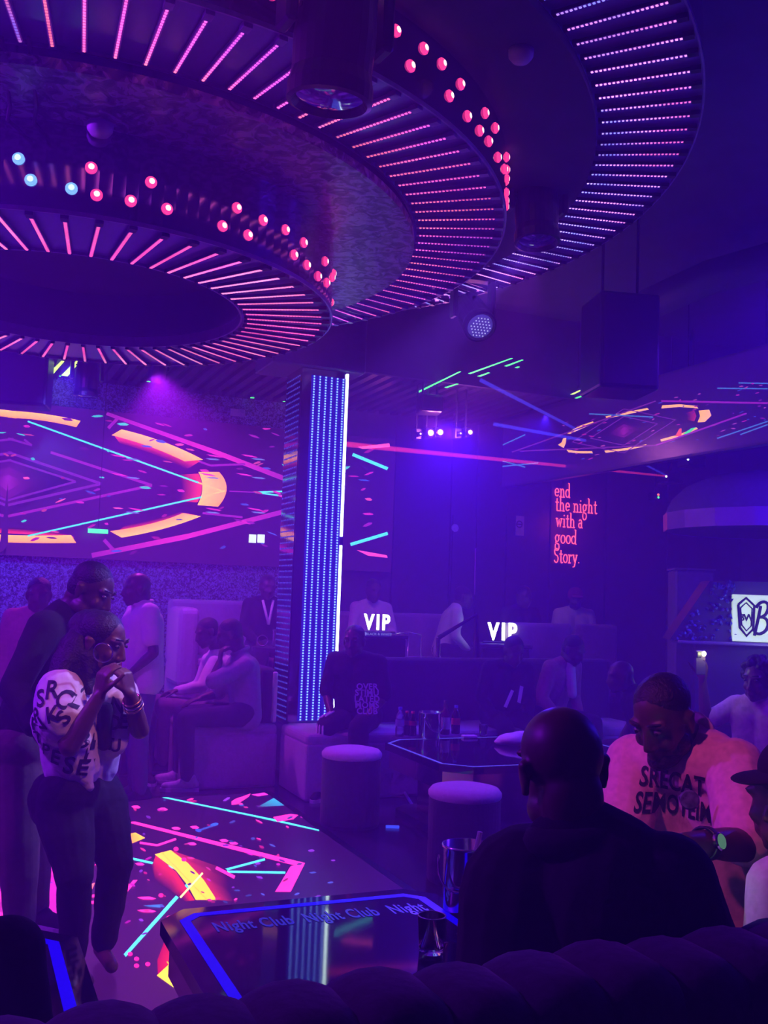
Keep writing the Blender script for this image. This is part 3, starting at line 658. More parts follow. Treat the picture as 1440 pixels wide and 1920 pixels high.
def par_can(label, px, py, d, s=1.0, top=SZ, lit=None):
    p = at(px, py, d); t = thing('par_can_light', label, 'stage light', (p.x, p.y, p.z), TH, 'small hanging par cans')
    S = Matrix.Rotation(.5, 4, 'X') @ Matrix.Diagonal((s, s, s, 1))
    bm = bmesh.new(); lathe(bm, [(0, .13), (.06, .13), (.085, .09), (.09, -.10), (.082, -.10), (.08, -.08), (0, -.075)], 20, S); from_bm('can', bm, M_PLASTIC, t, world=False)
    bm = bmesh.new(); lathe(bm, [(.078, -.085), (0, -.09)], 20, S); from_bm('lens', bm, lit or M_MIRROR, t, world=False)
    bm = bmesh.new(); tube(bm, [(-.105 * s, 0, 0), (-.105 * s, 0, .17 * s), (.105 * s, 0, .17 * s), (.105 * s, 0, 0)], .009, 6); tube(bm, [(0, 0, .17 * s), (0, 0, max(.2 * s, top - p.z))], .012, 6); from_bm('bracket', bm, M_DARKMET, t, world=False)
par_can('small square-bracketed par can over the left screen edge', 295, 694, 8.4, .9)
par_can('par can hanging left of the column under the ring', 488, 694, 9.6, .9)
M_HOT = mat('pink_hot_lens', (.4, .1, .3), .3, emit=(1, .30, .75), es=9.0, var=0)
M_HOTB = mat('blue_hot_lens', (.2, .1, .4), .3, emit=(.45, .3, 1.0), es=3.0, var=0)
for i, (x, y, r_, hot, lab) in enumerate(((787, 814, .011, M_HOTB, 'tiny blue lamp leftmost on the back lighting bar'), (806, 812, .030, M_HOT, 'bright pink lamp, left one of the close pair on the back bar'), (824, 811, .028, M_HOT, 'bright pink lamp, right one of the close pair on the back bar'),
                                     (862, 813, .010, M_HOTB, 'tiny blue lamp right of the bright pink pair'), (880, 811, .022, M_HOT, 'pink lamp at the right end of the back lighting bar'))):
    p = at(x, y, 9.6); t = thing('bar_lamp', lab, 'stage light', (p.x, p.y, p.z), TH, 'lamps on the back lighting bar')
    bm = bmesh.new(); lathe(bm, [(r_ + .010, .02), (r_ + .014, -.02), (r_ + .004, -.03), (r_ + .004, 0), (r_ + .010, .02)], 16, Matrix.Rotation(pi / 2, 4, 'X') @ Matrix.Rotation(pi, 4, 'X')); rbox(bm, (-.034, .02, -.05), (.034, .12, .06), .008, 1); tube(bm, [(0, .08, .05), (0, .08, SZ - p.z)], .012, 6); from_bm('housing', bm, M_PLASTIC, t, world=False)
    bm = bmesh.new(); ellip(bm, Matrix(), (0, -.02, 0), (r_, r_ * .6, r_), 2); from_bm('lens', bm, hot, t, world=False, smooth=True)
    if hot is M_HOT: lamp('bar_lamp_light', 'POINT', (p.x + .02, p.y - .15, p.z), (.9, .15, .9), 9, .03)
def speaker(label, px0, py0, px1, py1, d, dep, top):
    a, b = at(px0, py0, d), at(px1, py1, d); w, h = abs(b.x - a.x), abs(b.z - a.z); c = (a + b) / 2
    t = thing('hanging_speaker', label, 'speaker', (c.x, c.y, min(a.z, b.z)), 0.15, 'black hanging loudspeakers')
    bm = bmesh.new(); rbox(bm, (-w / 2, 0, 0), (w / 2, dep, h), .02, 2); from_bm('cabinet', bm, M_PLASTIC, t, world=False)
    bm = bmesh.new(); rbox(bm, (-w / 2 + .02, -.012, .02), (w / 2 - .02, .002, h - .02), .008, 1); from_bm('grille', bm, mat('speaker_mesh', (.02, .02, .03), .6, .3, var=.5, scale=400), t, world=False)
    bm = bmesh.new()
    for sx in (-.3, .3): tube(bm, [(sx * w, dep / 2, h - .01), (sx * w, dep / 2, top - min(a.z, b.z))], .01, 6)
    from_bm('hanging_rod', bm, M_DARKMET, t, world=False)
speaker('black loudspeaker hanging at the left edge above the screen', -30, 645, 83, 760, 8.7, .3, SZ)
speaker('big black loudspeaker hanging in the dark at the upper right', 1125, 545, 1240, 730, 6.6, .4, CZ)
speaker('small black loudspeaker hanging above the pink lamps', 788, 738, 832, 772, 9.3, .25, SZ)
# faint duct and truss on the right ceiling
bm = bmesh.new()
pts = [onz(1240, 560, 4.0), onz(1330, 520, 4.0), onz(1440, 490, 4.0)]
pts = [pts[0] + (pts[0] - pts[1]) * .3] + pts + [pts[2] + (pts[2] - pts[1])]
tube(bm, pts, .13, 14); o = from_bm('air_duct', bm, mat('grey_duct', (.05, .045, .08), .6), None, smooth=True); tag(o, 'round grey air duct curving under the ceiling at right', 'duct')
for i, (x, y, d, lab) in enumerate(((187, 240, 3.6, 'small pale smoke detector on the patterned ceiling'), (977, 95, 4.6, 'pale dome camera on the ceiling inside the outer ring'))):
    z = (3.36, 3.74)[i]; p = onz(x, y, z); r = V((p.x - RC.x, p.y - RC.y, 0)); lim = ((1.36, 1.70), (2.24, 2.58))[i]; q = r.normalized() * min(max(r.length, lim[0]), lim[1]) + RC
    bm = bmesh.new(); lathe(bm, [(0, -.05), (.035, -.045), (.05, -.025), (.052, 0), (0, 0)], 18, Matrix.Translation(V((q.x, q.y, z)))); o = from_bm('ceiling_detector', bm, mat('off_white_plastic', (.6, .5, .65), .5), None, smooth=True); tag(o, lab, 'detector')
# power cables hanging at the upper left
for i, (xa, lab) in enumerate(((8, 'thin dark cable hanging at the far upper left edge'), (58, 'dark cable hanging beside the patterned ceiling'))):
    a = onz(xa, 262, 3.36); bm = bmesh.new(); b = onz(xa - 4, 60, 3.447)
    tube(bm, [a + V((0, 0, -.01)), (a + b) / 2 + V((.03, 0, -.06)), b + V((0, 0, -.02))], .008, 6); tag(from_bm('power_cable', bm, M_BLACK), lab, 'cable')
# green laser light lying on the slats
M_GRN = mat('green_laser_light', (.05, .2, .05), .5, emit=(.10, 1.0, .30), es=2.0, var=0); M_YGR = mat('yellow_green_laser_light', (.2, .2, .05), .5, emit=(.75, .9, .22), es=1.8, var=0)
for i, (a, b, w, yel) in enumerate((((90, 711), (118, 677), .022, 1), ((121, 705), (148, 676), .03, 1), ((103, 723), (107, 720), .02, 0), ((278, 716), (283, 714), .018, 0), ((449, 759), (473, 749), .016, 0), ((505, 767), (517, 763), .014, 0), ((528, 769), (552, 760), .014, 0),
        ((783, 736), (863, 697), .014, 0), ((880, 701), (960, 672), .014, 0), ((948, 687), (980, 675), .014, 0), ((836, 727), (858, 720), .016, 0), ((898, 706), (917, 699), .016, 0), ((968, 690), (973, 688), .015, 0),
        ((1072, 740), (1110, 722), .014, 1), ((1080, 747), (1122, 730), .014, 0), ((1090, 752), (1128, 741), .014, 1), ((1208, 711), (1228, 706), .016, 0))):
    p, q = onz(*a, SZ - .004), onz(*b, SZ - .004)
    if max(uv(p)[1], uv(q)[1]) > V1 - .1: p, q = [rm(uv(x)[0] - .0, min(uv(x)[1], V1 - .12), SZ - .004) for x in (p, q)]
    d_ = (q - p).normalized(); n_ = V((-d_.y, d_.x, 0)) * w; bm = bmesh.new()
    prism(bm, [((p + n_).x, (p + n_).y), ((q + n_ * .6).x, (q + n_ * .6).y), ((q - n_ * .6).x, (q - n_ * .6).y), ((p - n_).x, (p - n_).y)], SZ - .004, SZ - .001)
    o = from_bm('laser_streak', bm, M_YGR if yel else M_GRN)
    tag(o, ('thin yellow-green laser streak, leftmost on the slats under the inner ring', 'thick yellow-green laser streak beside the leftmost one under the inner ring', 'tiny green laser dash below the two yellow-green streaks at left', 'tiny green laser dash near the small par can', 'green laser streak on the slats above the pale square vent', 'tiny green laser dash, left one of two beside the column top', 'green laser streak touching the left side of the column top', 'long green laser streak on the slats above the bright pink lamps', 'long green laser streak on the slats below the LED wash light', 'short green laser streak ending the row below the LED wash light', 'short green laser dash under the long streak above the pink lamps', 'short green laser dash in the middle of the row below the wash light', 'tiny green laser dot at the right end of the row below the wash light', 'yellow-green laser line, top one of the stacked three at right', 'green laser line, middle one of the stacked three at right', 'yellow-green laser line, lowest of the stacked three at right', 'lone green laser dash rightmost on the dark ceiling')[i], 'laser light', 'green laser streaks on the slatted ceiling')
# laser projectors and beams in the haze
def beam(label, a, b, r0, r1, colr, st):
    m = bpy.data.materials.new('laser_beam'); m.use_nodes = True; nt = m.node_tree; nt.nodes.remove(nt.nodes['Principled BSDF'])
    e = nt.nodes.new('ShaderNodeEmission'); e.inputs[0].default_value = (*colr, 1); e.inputs[1].default_value = st; nt.links.new(e.outputs[0], nt.nodes['Material Output'].inputs['Volume'])
    bm = bmesh.new(); tube(bm, [a, b], [r0, r1], 10); tag(from_bm('laser_beam', bm, m), label, 'laser beam', 'laser beams in the haze')
LP = at(1252, 893, 10.2); LQ = at(1293, 861, 9.9)
beam('red laser beam crossing the room above the neon text', LP, at(640, 832, 9.6), .011, .03, (1, .03, .22), 16)
beam('steep blue laser beam meeting the red one at right', LP, at(900, 712, 9.4), .010, .022, (.04, .03, 1), 24)
beam('flatter blue laser beam ending in a white dot', LQ, at(925, 795, 9.5), .012, .02, (.04, .03, 1), 30)
for i, (p, lab) in enumerate(((LP, 'black laser projector where red and blue beams meet'), (LQ, 'black laser projector with a white dot at right'))):
    t = thing('laser_projector', lab, 'laser projector', (p.x, p.y, p.z), .3, 'laser projectors')
    bm = bmesh.new(); rbox(bm, (.0, .0, -.06), (.20, .22, .06), .01, 1); from_bm('housing', bm, M_PLASTIC, t, world=False)
    bm = bmesh.new(); ellip(bm, Matrix(), (-.004, .02, 0), (.012, .012, .012), 2); from_bm('aperture', bm, mat('white_spark', (1, 1, 1), .3, emit=(.8, .8, 1), es=3, var=0), t, world=False)
    bm = bmesh.new(); tube(bm, [(.1, .1, .06), (.1, .1, (SZ if uv(p)[1] > 8.4 else CZ) - p.z)], .012, 6); from_bm('hanging_pipe', bm, M_DARKMET, t, world=False)
p = at(1234, 930, 10.6); t = thing('indicator_light', 'tiny red and green status light on a small box at right', 'indicator', (p.x, p.y, p.z), TH)
bm = bmesh.new(); rbox(bm, (-.06, 0, -.04), (.06, uv(rm(0, V1))[1] * 0 + .10, .04), .008, 1); from_bm('box', bm, M_PLASTIC, t, world=False)
bm = bmesh.new(); ellip(bm, Matrix(), (0, -.004, .014), (.014, .01, .014), 2); from_bm('red_lamp', bm, mat('red_spark', (.5, .1, .1), .3, emit=(1, .1, .1), es=2, var=0), t, world=False)
bm = bmesh.new(); ellip(bm, Matrix(), (0, -.004, -.016), (.012, .01, .012), 2); from_bm('green_lamp', bm, mat('green_spark', (.1, .5, .2), .3, emit=(.1, 1, .4), es=2, var=0), t, world=False)
bm = bmesh.new(); tube(bm, [(0, .05, .04), (0, .05, SZ - p.z)], .01, 6); from_bm('hanging_pipe', bm, M_DARKMET, t, world=False)
p = at(1300, 78, 4.9); t = thing('spark_lamp', 'tiny white pin spot at the top of the outer ring', 'stage light', (p.x, p.y, 3.80), 0)
bm = bmesh.new(); ellip(bm, Matrix(), (0, 0, p.z - 3.80), (.012, .012, .012), 2); from_bm('lens', bm, mat('white_spark', (1, 1, 1)), t, world=False)
bm = bmesh.new(); tube(bm, [(0, .02, p.z - 3.80), (0, .02, CZ - 3.80)], .012, 6); from_bm('stem', bm, M_DARKMET, t, world=False)

# ------------------------------------------------------------------ things on the back wall
def wall_plate(name, label, cat, x0, y0, x1, y1, m, v=V1 - .036, th=.02):
    a, b = onv(x0, y0, v), onv(x1, y1, v); bm = bmesh.new()
    rbox(bm, (uv(a)[0], v - th, min(a.z, b.z)), (uv(b)[0], v, max(a.z, b.z)), .004, 1, ROOM); return tag(from_bm(name, bm, m), label, cat)
p0, p1 = onv(165, 991, WV - .25), onv(202, 1001, WV - .25)
t = thing('exit_sign', 'small green exit sign hanging in front of the wall screen', 'sign', p0)
bm = bmesh.new(); box(bm, (uv(p0)[0], WV - .27, p1.z), (uv(p1)[0], WV - .25, p0.z), ROOM); from_bm('panel', bm, mat('green_lit_panel', (.05, .4, .2), .4, emit=(.06, .62, .26), es=2.2, var=.1), t)
bm = bmesh.new(); tube(bm, [rm((uv(p0)[0] + uv(p1)[0]) / 2, WV - .26, p0.z), rm((uv(p0)[0] + uv(p1)[0]) / 2, WV - .26, SZ)], .004, 6); from_bm('hanging_rod', bm, M_BLACK, t)
pw = wall_plate('wall_vent', 'pale square vent on the wall above the screen', 'vent', 431, 766, 458, 783, mat('pale_grey_vent', (.45, .42, .6), .5), V1 - .101)
M_WIN = mat('white_lit_pane', (.8, .8, .9), .4, emit=(.85, .82, 1.0), es=1.3, var=0)
a = thing('lit_wall_light', 'pair of small white lit panes at the screen bottom edge', 'wall light', onv(481, 1018, WV - .02))
for x0, x1 in ((467, 479), (483, 495)):
    q0, q1 = onv(x0, 1002, WV - .002), onv(x1, 1018, WV - .002); bm = bmesh.new(); box(bm, (uv(q0)[0], WV - .02, q1.z), (uv(q1)[0], WV - .0025, q0.z), ROOM); from_bm('pane', bm, M_WIN, a)
M_NOTE = mat('notice_plate', (.50, .42, .62), .5, var=.15, scale=40)
wall_plate('notice_sign', 'tall pale notice plate with a round symbol left of the neon text', 'sign', 967, 967, 981, 1005, M_NOTE)
wall_plate('notice_sign', 'small pale plate on the dark wall right of the door', 'sign', 874, 974, 883, 989, M_NOTE)
pz = onv(853, 990, V1 - .066); bm = bmesh.new(); lathe(bm, [(0, .012), (.045, .012), (.045, 0), (0, 0)], 20, ROOM @ Matrix.Translation(V((uv(pz)[0], V1 - .062, pz.z))) @ Matrix.Rotation(pi / 2, 4, 'X')); tag(from_bm('notice_sign', bm, M_NOTE), 'small round pale sign on the dark door', 'sign')
pz = onv(974, 983, V1 - .06); bm = bmesh.new(); lathe(bm, [(.030, 0), (.038, .004), (.046, 0)], 20, ROOM @ Matrix.Translation(V((uv(pz)[0], V1 - .058, pz.z))) @ Matrix.Rotation(pi / 2, 4, 'X'))
box(bm, (uv(pz)[0] - .03, V1 - .061, pz.z - .008), (uv(pz)[0] + .03, V1 - .058, pz.z + .008), ROOM); tag(from_bm('round_symbol', bm, M_LETTER), 'dark crossed circle symbol on the tall notice plate', 'symbol')

# neon text: single-stroke typewriter letters bent from glass tube
def arc(cx, cy_, r, a0, a1, n=10, ry=None): return [(cx + r * math.cos(math.radians(a0 + (a1 - a0) * i / n)), cy_ + (ry or r) * math.sin(math.radians(a0 + (a1 - a0) * i / n))) for i in range(n + 1)]
GL = {'e': (.62, [[(.06, .26), (.5, .26)] + arc(.28, .26, .22, 0, 320, 12)]),
 'n': (.72, [[(.02, .46), (.16, .46), (.16, 0)], [(.04, 0), (.28, 0)], [(.16, .34)] + arc(.34, .30, .17, 150, 0, 6) + [(.51, 0)], [(.40, 0), (.64, 0)]]),
 'd': (.68, [arc(.27, .24, .22, 0, 360, 14), [(.38, .82), (.49, .82), (.49, 0), (.6, 0)]]),
 't': (.46, [[(.2, .7), (.2, .1)] + arc(.32, .1, .12, 180, 320, 5), [(.04, .48), (.38, .48)]]),
 'h': (.72, [[(.02, .82), (.15, .82), (.15, 0)], [(.03, 0), (.27, 0)], [(.15, .34)] + arc(.33, .30, .17, 150, 0, 6) + [(.50, 0)], [(.39, 0), (.63, 0)]]),
 'i': (.38, [[(.05, .46), (.18, .46), (.18, 0)], [(.04, 0), (.32, 0)], [(.17, .62), (.19, .68)]]),
 'g': (.64, [arc(.27, .28, .19, 0, 360, 12), [(.42, .40), (.56, .46)], [(.16, .12), (.12, .02), (.40, -.04)] + arc(.28, -.20, .22, 40, -220, 10)]),
 'w': (.82, [[(.0, .46), (.22, .46)], [(.1, .46), (.25, 0), (.39, .40), (.53, 0), (.68, .46)], [(.57, .46), (.78, .46)]]),
 'a': (.60, [arc(.25, .15, .17, 0, 360, 12, .14), arc(.26, .32, .16, 150, 0, 6) + [(.42, .06), (.54, 0)]]),
 'o': (.60, [arc(.28, .24, .23, 0, 360, 14)]),
 'S': (.66, [arc(.30, .60, .20, 20, 270, 10, .19) + arc(.30, .20, .22, 90, -160, 10, .21)]),
 'r': (.52, [[(.02, .46), (.15, .46), (.15, 0)], [(.03, 0), (.30, 0)], [(.15, .30)] + arc(.32, .32, .14, 150, 30, 5)]),
 'y': (.66, [[(.0, .46), (.2, .46)], [(.1, .46), (.30, .04)], [(.42, .46), (.60, .46)], [(.52, .46), (.24, -.2), (.08, -.22)]]),
 '.': (.30, [[(.1, .02), (.14, .05)]])}
M_NEON = mat('red_neon_tube', (.5, .05, .1), .3, emit=(1.0, .05, .13), es=3.0, var=0)
neon = thing('neon_sign', 'red neon text sign reading end the night with a good Story.', 'sign', onv(1080, 1056, V1 - .05))
q0, q1 = onv(1034, 895, V1 - .04), onv(1130, 1062, V1 - .04)
bm = bmesh.new(); box(bm, (uv(q0)[0], V1 - .048, q1.z), (uv(q1)[0], V1 - .036, q0.z), ROOM); from_bm('backing', bm, M_PANEL, neon)
for txt, x0, x1, yb in (('end', 1040, 1070, 931), ('the night', 1041, 1120, 957), ('with a', 1042, 1093, 987), ('good', 1040, 1082, 1018), ('Story.', 1038, 1088, 1054)):
    a, b = onv(x0, yb, V1 - .07), onv(x1, yb, V1 - .07); wtot = sum(GL[c][0] if c != ' ' else .32 for c in txt); ua, ub = uv(a)[0], uv(b)[0]; sx = (ub - ua) / wtot; sy = .215
    bm = bmesh.new(); x = 0
    for c in txt:
        if c == ' ': x += .32; continue
        for st_ in GL[c][1]: tube(bm, [rm(ua + (x + px_) * sx, V1 - .07, a.z + py_ * sy) for px_, py_ in st_], .0068, 6)
        x += GL[c][0]
    from_bm('neon_line', bm, M_NEON, neon)
lamp('neon_glow_light', 'POINT', onv(1080, 985, V1 - .3), (1, .05, .15), 3, .2)

# ------------------------------------------------------------------ benches, sofas, poufs
def bench(name, label, lo, hi, back, m_back, cat='sofa', m=M_SOFA, group=None):
    c = rm((lo[0] + hi[0]) / 2, (lo[1] + hi[1]) / 2, lo[2]); t = thing(name, label, cat, c, 0, group)
    bm = bmesh.new(); rbox(bm, lo, (hi[0], hi[1], hi[2] - .07), .02, 2, ROOM); from_bm('seat_base', bm, m, t, smooth=False)
    bm = bmesh.new(); rbox(bm, (lo[0], lo[1], hi[2] - .09), hi, .035, 3, ROOM); from_bm('seat_cushion', bm, m, t)
    if back:
        bm = bmesh.new(); rbox(bm, back[0], back[1], .04, 3, ROOM); from_bm('backrest', bm, m_back, t)
    return t
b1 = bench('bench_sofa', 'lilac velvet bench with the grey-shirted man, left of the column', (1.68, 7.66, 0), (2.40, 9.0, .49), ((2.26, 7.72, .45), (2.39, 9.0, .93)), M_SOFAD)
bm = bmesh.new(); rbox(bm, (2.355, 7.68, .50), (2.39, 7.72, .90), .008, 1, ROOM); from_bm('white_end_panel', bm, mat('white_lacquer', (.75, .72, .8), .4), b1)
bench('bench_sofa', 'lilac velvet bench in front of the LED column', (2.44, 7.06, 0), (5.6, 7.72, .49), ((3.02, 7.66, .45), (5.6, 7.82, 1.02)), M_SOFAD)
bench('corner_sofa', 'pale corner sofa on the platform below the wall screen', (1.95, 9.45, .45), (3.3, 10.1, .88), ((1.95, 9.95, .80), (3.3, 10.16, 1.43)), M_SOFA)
bm = bmesh.new(); rbox(bm, (1.93, 9.40, .60), (2.13, 9.98, 1.36), .06, 3, ROOM); from_bm('arm', bm, M_SOFA, bpy.data.objects['corner_sofa'])
bench('club_sofa', 'boxy pale sofa back standing beyond the pink-jacketed person', (5.35, 9.2, .45), (6.15, 9.85, .86), ((5.35, 9.12, .5), (6.15, 9.26, 1.30)), M_SOFA)
bench('club_sofa', 'narrow pale sofa end right of the boxy sofa back', (6.25, 9.2, .45), (6.75, 9.85, .86), ((6.25, 9.12, .5), (6.75, 9.26, 1.30)), M_SOFA)
bench('club_sofa', 'dark bench sofa behind the person holding a lit phone', (4.18, 4.1, 0), (4.85, 5.5, .47), ((4.78, 4.1, .4), (4.92, 5.5, .80)), M_SOFAD, m=M_SOFAD)
bench('dark_sofa', 'dark sofa the man in the pink shirt sits on', (1.86, 2.04, 0), (2.55, 3.1, .46), ((2.44, 2.04, .4), (2.58, 3.1, .62)), M_SOFAD, m=M_SOFAD)
def pouf(label, px, py, r=.20, h=.505):
    c = onz(px, py, h - .03); t = thing('pouf', label, 'pouf', (c.x, c.y, 0), 0, 'round velvet poufs')
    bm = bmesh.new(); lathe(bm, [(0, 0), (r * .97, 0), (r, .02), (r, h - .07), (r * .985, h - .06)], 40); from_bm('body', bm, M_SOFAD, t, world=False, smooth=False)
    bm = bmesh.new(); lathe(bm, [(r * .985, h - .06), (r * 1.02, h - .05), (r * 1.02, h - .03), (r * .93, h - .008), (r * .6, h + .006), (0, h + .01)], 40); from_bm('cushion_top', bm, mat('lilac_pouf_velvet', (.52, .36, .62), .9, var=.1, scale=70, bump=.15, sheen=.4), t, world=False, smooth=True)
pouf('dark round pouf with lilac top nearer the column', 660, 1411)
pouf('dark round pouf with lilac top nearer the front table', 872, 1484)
fs = thing('channel_sofa', 'long dark channel-tufted sofa across the bottom foreground', 'sofa', rm(1.2, 1.6, 0))
me = bpy.data.meshes.new('channel'); bm = bmesh.new(); rbox(bm, (-.095, 0, .0), (.095, .24, .90), .08, 6)
for v in bm.verts:
    v.co.y += (.9 - v.co.z) * .06; v.co.z += .0
bm.to_mesh(me); bm.free(); me.materials.append(M_SOFAD)
for p in me.polygons: p.use_smooth = True
for k in range(34):
    u = -1.16 + .267 - .13 * 2 + k * .1295 + .065
    o = bpy.data.objects.new('channel', me); COL.objects.link(o); o.parent = fs
    o.matrix_local = PM[fs.name].inverted() @ Matrix.Translation(rm(u, 1.21, .10 + .004 * math.sin(k * 2.1))) @ Matrix.Rotation(TH, 4, 'Z')
bm = bmesh.new(); rbox(bm, (-1.2, 1.46, .10), (3.1, 1.98, .45), .05, 3, ROOM); from_bm('seat', bm, M_SOFAD, fs)
bm = bmesh.new(); rbox(bm, (-1.2, 1.24, .0), (3.1, 1.95, .11), .01, 1, ROOM); from_bm('plinth', bm, M_BLACK, fs)

# ------------------------------------------------------------------ tables
def chamf(u0, u1, v0, v1, c, d=0.0):
    u0, u1, v0, v1 = u0 + d, u1 - d, v0 + d, v1 - d; c = c - d * .586
    return [(u0 + c, v0), (u1 - c, v0), (u1, v0 + c), (u1, v1 - c), (u1 - c, v1), (u0 + c, v1), (u0, v1 - c), (u0, v0 + c)]
M_STEEL = mat('bronze_mirror_steel', (.55, .42, .45), .18, 1.0, var=.05)
M_TXT = mat('blue_etched_lettering', (.02, .02, .25), .3, emit=(.015, .015, .32), es=1.0, var=0)
M_STRIPD = mat('soft_blue_led_strip', (.05, .05, .3), .4, emit=(.07, .05, .55), es=1.0, var=0)
def low_table(label, u0, u1, v0, v1, c, texts=(), z=.5, strip=M_BLUELED, sd=(.055, .088), group='low black glass tables'):
    t = thing('low_table', label, 'table', rm((u0 + u1) / 2, (v0 + v1) / 2, 0), 0, group)
    bm = bmesh.new(); prism(bm, chamf(u0, u1, v0, v1, c), z - .045, z, ROOM); from_bm('glass_top', bm, M_TABLE, t)
    A, B = chamf(u0, u1, v0, v1, c, sd[0]), chamf(u0, u1, v0, v1, c, sd[1]); bm = bmesh.new()
    a = [bm.verts.new(ROOM @ V((x, y, z + .0012))) for x, y in A]; b = [bm.verts.new(ROOM @ V((x, y, z + .0012))) for x, y in B]
    for i in range(8): bm.faces.new((a[i], a[(i + 1) % 8], b[(i + 1) % 8], b[i]))
    from_bm('light_strip', bm, strip, t)
    bm = bmesh.new(); prism(bm, chamf(u0, u1, v0, v1, c, .03), z - .17, z - .045, ROOM); from_bm('apron', bm, M_STEEL, t)
    bm = bmesh.new(); prism(bm, chamf(u0, u1, v0, v1, c, .22), .05, z - .17, ROOM); from_bm('pedestal', bm, M_STEEL, t)
    bm = bmesh.new(); prism(bm, chamf(u0, u1, v0, v1, c, .08), 0, .05, ROOM); from_bm('plinth', bm, M_BLACK, t)
    for body, uc, vc, size, rot in texts:
        bm = text_bm(body, size, 0, .0012, 1.08); bm.transform(Matrix.Translation(rm(uc, vc, z + .0015)) @ Matrix.Rotation(TH + rot, 4, 'Z') @ Matrix.Diagonal((1, 2.3, 1, 1))); from_bm('lettering', bm, M_TXT, t)
    return t
low_table('black glass table reading Night Club in front of the bald man', .65, 1.62, 2.20, 3.31, .09, (('Night Club', .92, 3.10, .053, 0), ('Night Club', 1.215, 3.10, .053, 0), ('Night', 1.45, 3.10, .053, 0)))
low_table('black glass table with a wide blue strip at the bottom left', -.75, .39, 2.20, 3.28, .14)
low_table('black glass table with bottles beyond the poufs', 2.84, 4.45, 5.50, 6.68, .16, (('Night Club', 3.95, 5.72, .07, 0),), strip=M_STRIPD, sd=(.012, .035))
low_table('dark glass table with printed menu cards left of the pink shirt', 3.2, 4.0, 4.35, 5.35, .12, (), strip=M_STRIPD, sd=(.02, .035))
# table-top things
def bottle(name, label, px, py, z, prof, m, parts, cat='bottle', group=None, loc=None):
    c = loc or onz(px, py, z); t = thing(name, label, cat, (c.x, c.y, z + .002), 0, group)
    bm = bmesh.new(); lathe(bm, prof, 20); from_bm('body', bm, m, t, world=False, smooth=True)
    for nm, pr, mm in parts: bm = bmesh.new(); lathe(bm, pr, 20); from_bm(nm, bm, mm, t, world=False, smooth=True)
    return t
M_PET = mat('clear_plastic', (.75, .8, 1.0), .1, trans=.85, var=0); M_COLA = mat('dark_cola', (.03, .008, .006), .12, var=0); M_REDL = mat('red_label', (.55, .03, .04), .5); M_CAPB = mat('blue_cap', (.05, .12, .6), .4)
M_WHISK = mat('amber_whisky', (.10, .03, .01), .08, var=0); M_LABEL = mat('cream_label', (.65, .55, .6), .6); M_LABB = mat('pale_blue_label', (.3, .35, .6), .5)
water = [(0, 0), (.030, 0), (.033, .01), (.033, .06), (.029, .07), (.033, .08), (.033, .14), (.026, .165), (.013, .185), (.013, .20)]
wparts = [('label', [(.0338, .075), (.0338, .125)], M_LABB), ('cap', [(.0145, .196), (.0145, .215), (0, .216)], M_CAPB)]
cola = [(0, 0), (.028, 0), (.031, .01), (.031, .05), (.027, .065), (.031, .085), (.031, .11), (.022, .135), (.012, .155), (.012, .168)]
cparts = [('label', [(.0318, .078), (.0318, .112)], M_REDL), ('cap', [(.0135, .164), (.0135, .18), (0, .181)], M_REDL)]
whisk = [(0, 0), (.036, 0), (.038, .01), (.038, .15), (.030, .175), (.015, .19), (.014, .235)]
wkp = [('label', [(.0386, .04), (.0386, .13)], M_LABEL), ('cap', [(.016, .225), (.016, .255), (0, .256)], M_BLACK)]
bottle('water_bottle', 'clear water bottle with blue cap, leftmost on the bottle table', 749, 1381, .5, water, M_PET, wparts)
bottle('cola_bottle', 'small cola bottle right beside the leftmost water bottle', 762, 1379, .5, cola, M_COLA, cparts, group='cola bottles')
bottle('cola_bottle', 'small cola bottle next to the steel bucket', 773, 1380, .5, cola, M_COLA, cparts, group='cola bottles')
bottle('whisky_bottle', 'dark square-labelled spirit bottle right of the steel bucket', 834, 1377, .5, whisk, M_WHISK, wkp)
bottle('soda_bottle', 'blue-capped bottle with a red label right of the spirit bottle', 854, 1376, .5, [(r * 1.02, h * 1.02) for r, h in water], M_COLA, [('label', [(.0345, .07), (.0345, .12)], M_REDL), wparts[1]])
def bucket(label, c, r, h, handle, group='steel ice buckets'):
    t = thing('ice_bucket', label, 'ice bucket', c, 0, group)
    bm = bmesh.new(); lathe(bm, [(0, 0), (r * .92, 0), (r * .95, .008), (r, h - .012), (r * 1.06, h - .008), (r * 1.06, h), (r * .98, h), (r * .93, .012), (0, .012)], 36); from_bm('body', bm, M_CHROME, t, world=False, smooth=True)
    bm = bmesh.new()
    pts = [V((r * 1.02 * math.cos(a), 0, 0)) for a in [pi * i / 16 for i in range(17)]]
    pts = [V((p.x, -r * .55 * math.sin(pi * i / 16) - r * .55, h * .82 - r * 1.25 * math.sin(pi * i / 16))) if True else p for i, p in enumerate(pts)]
    tube(bm, [Matrix.Rotation(handle, 4, 'Z') @ p for p in pts], .004, 6); from_bm('handle', bm, M_CHROME, t, world=False, smooth=True)
    return t
bucket('steel ice bucket among the bottles on the far table', onz(805, 1383, .502), .085, .19, .6)
bk = onz(872, 1705, .502)
bucket('steel ice bucket on the near Night Club table', bk, .080, .215, -.5)
t = thing('bar_spoon', 'pale spoon handle sticking out of the near ice bucket', 'spoon', bk)
bm = bmesh.new(); tube(bm, [bk + V((.0, .0, .02)), bk + V((.045, .01, .255))], .009, 8); from_bm('handle', bm, mat('pale_metal', (.6, .6, .7), .35, .6), t)
bm = bmesh.new(); ellip(bm, Matrix.Translation(bk), (0, 0, .03), (.025, .012, .016), 2); from_bm('bowl', bm, MATS['pale_metal'], t)
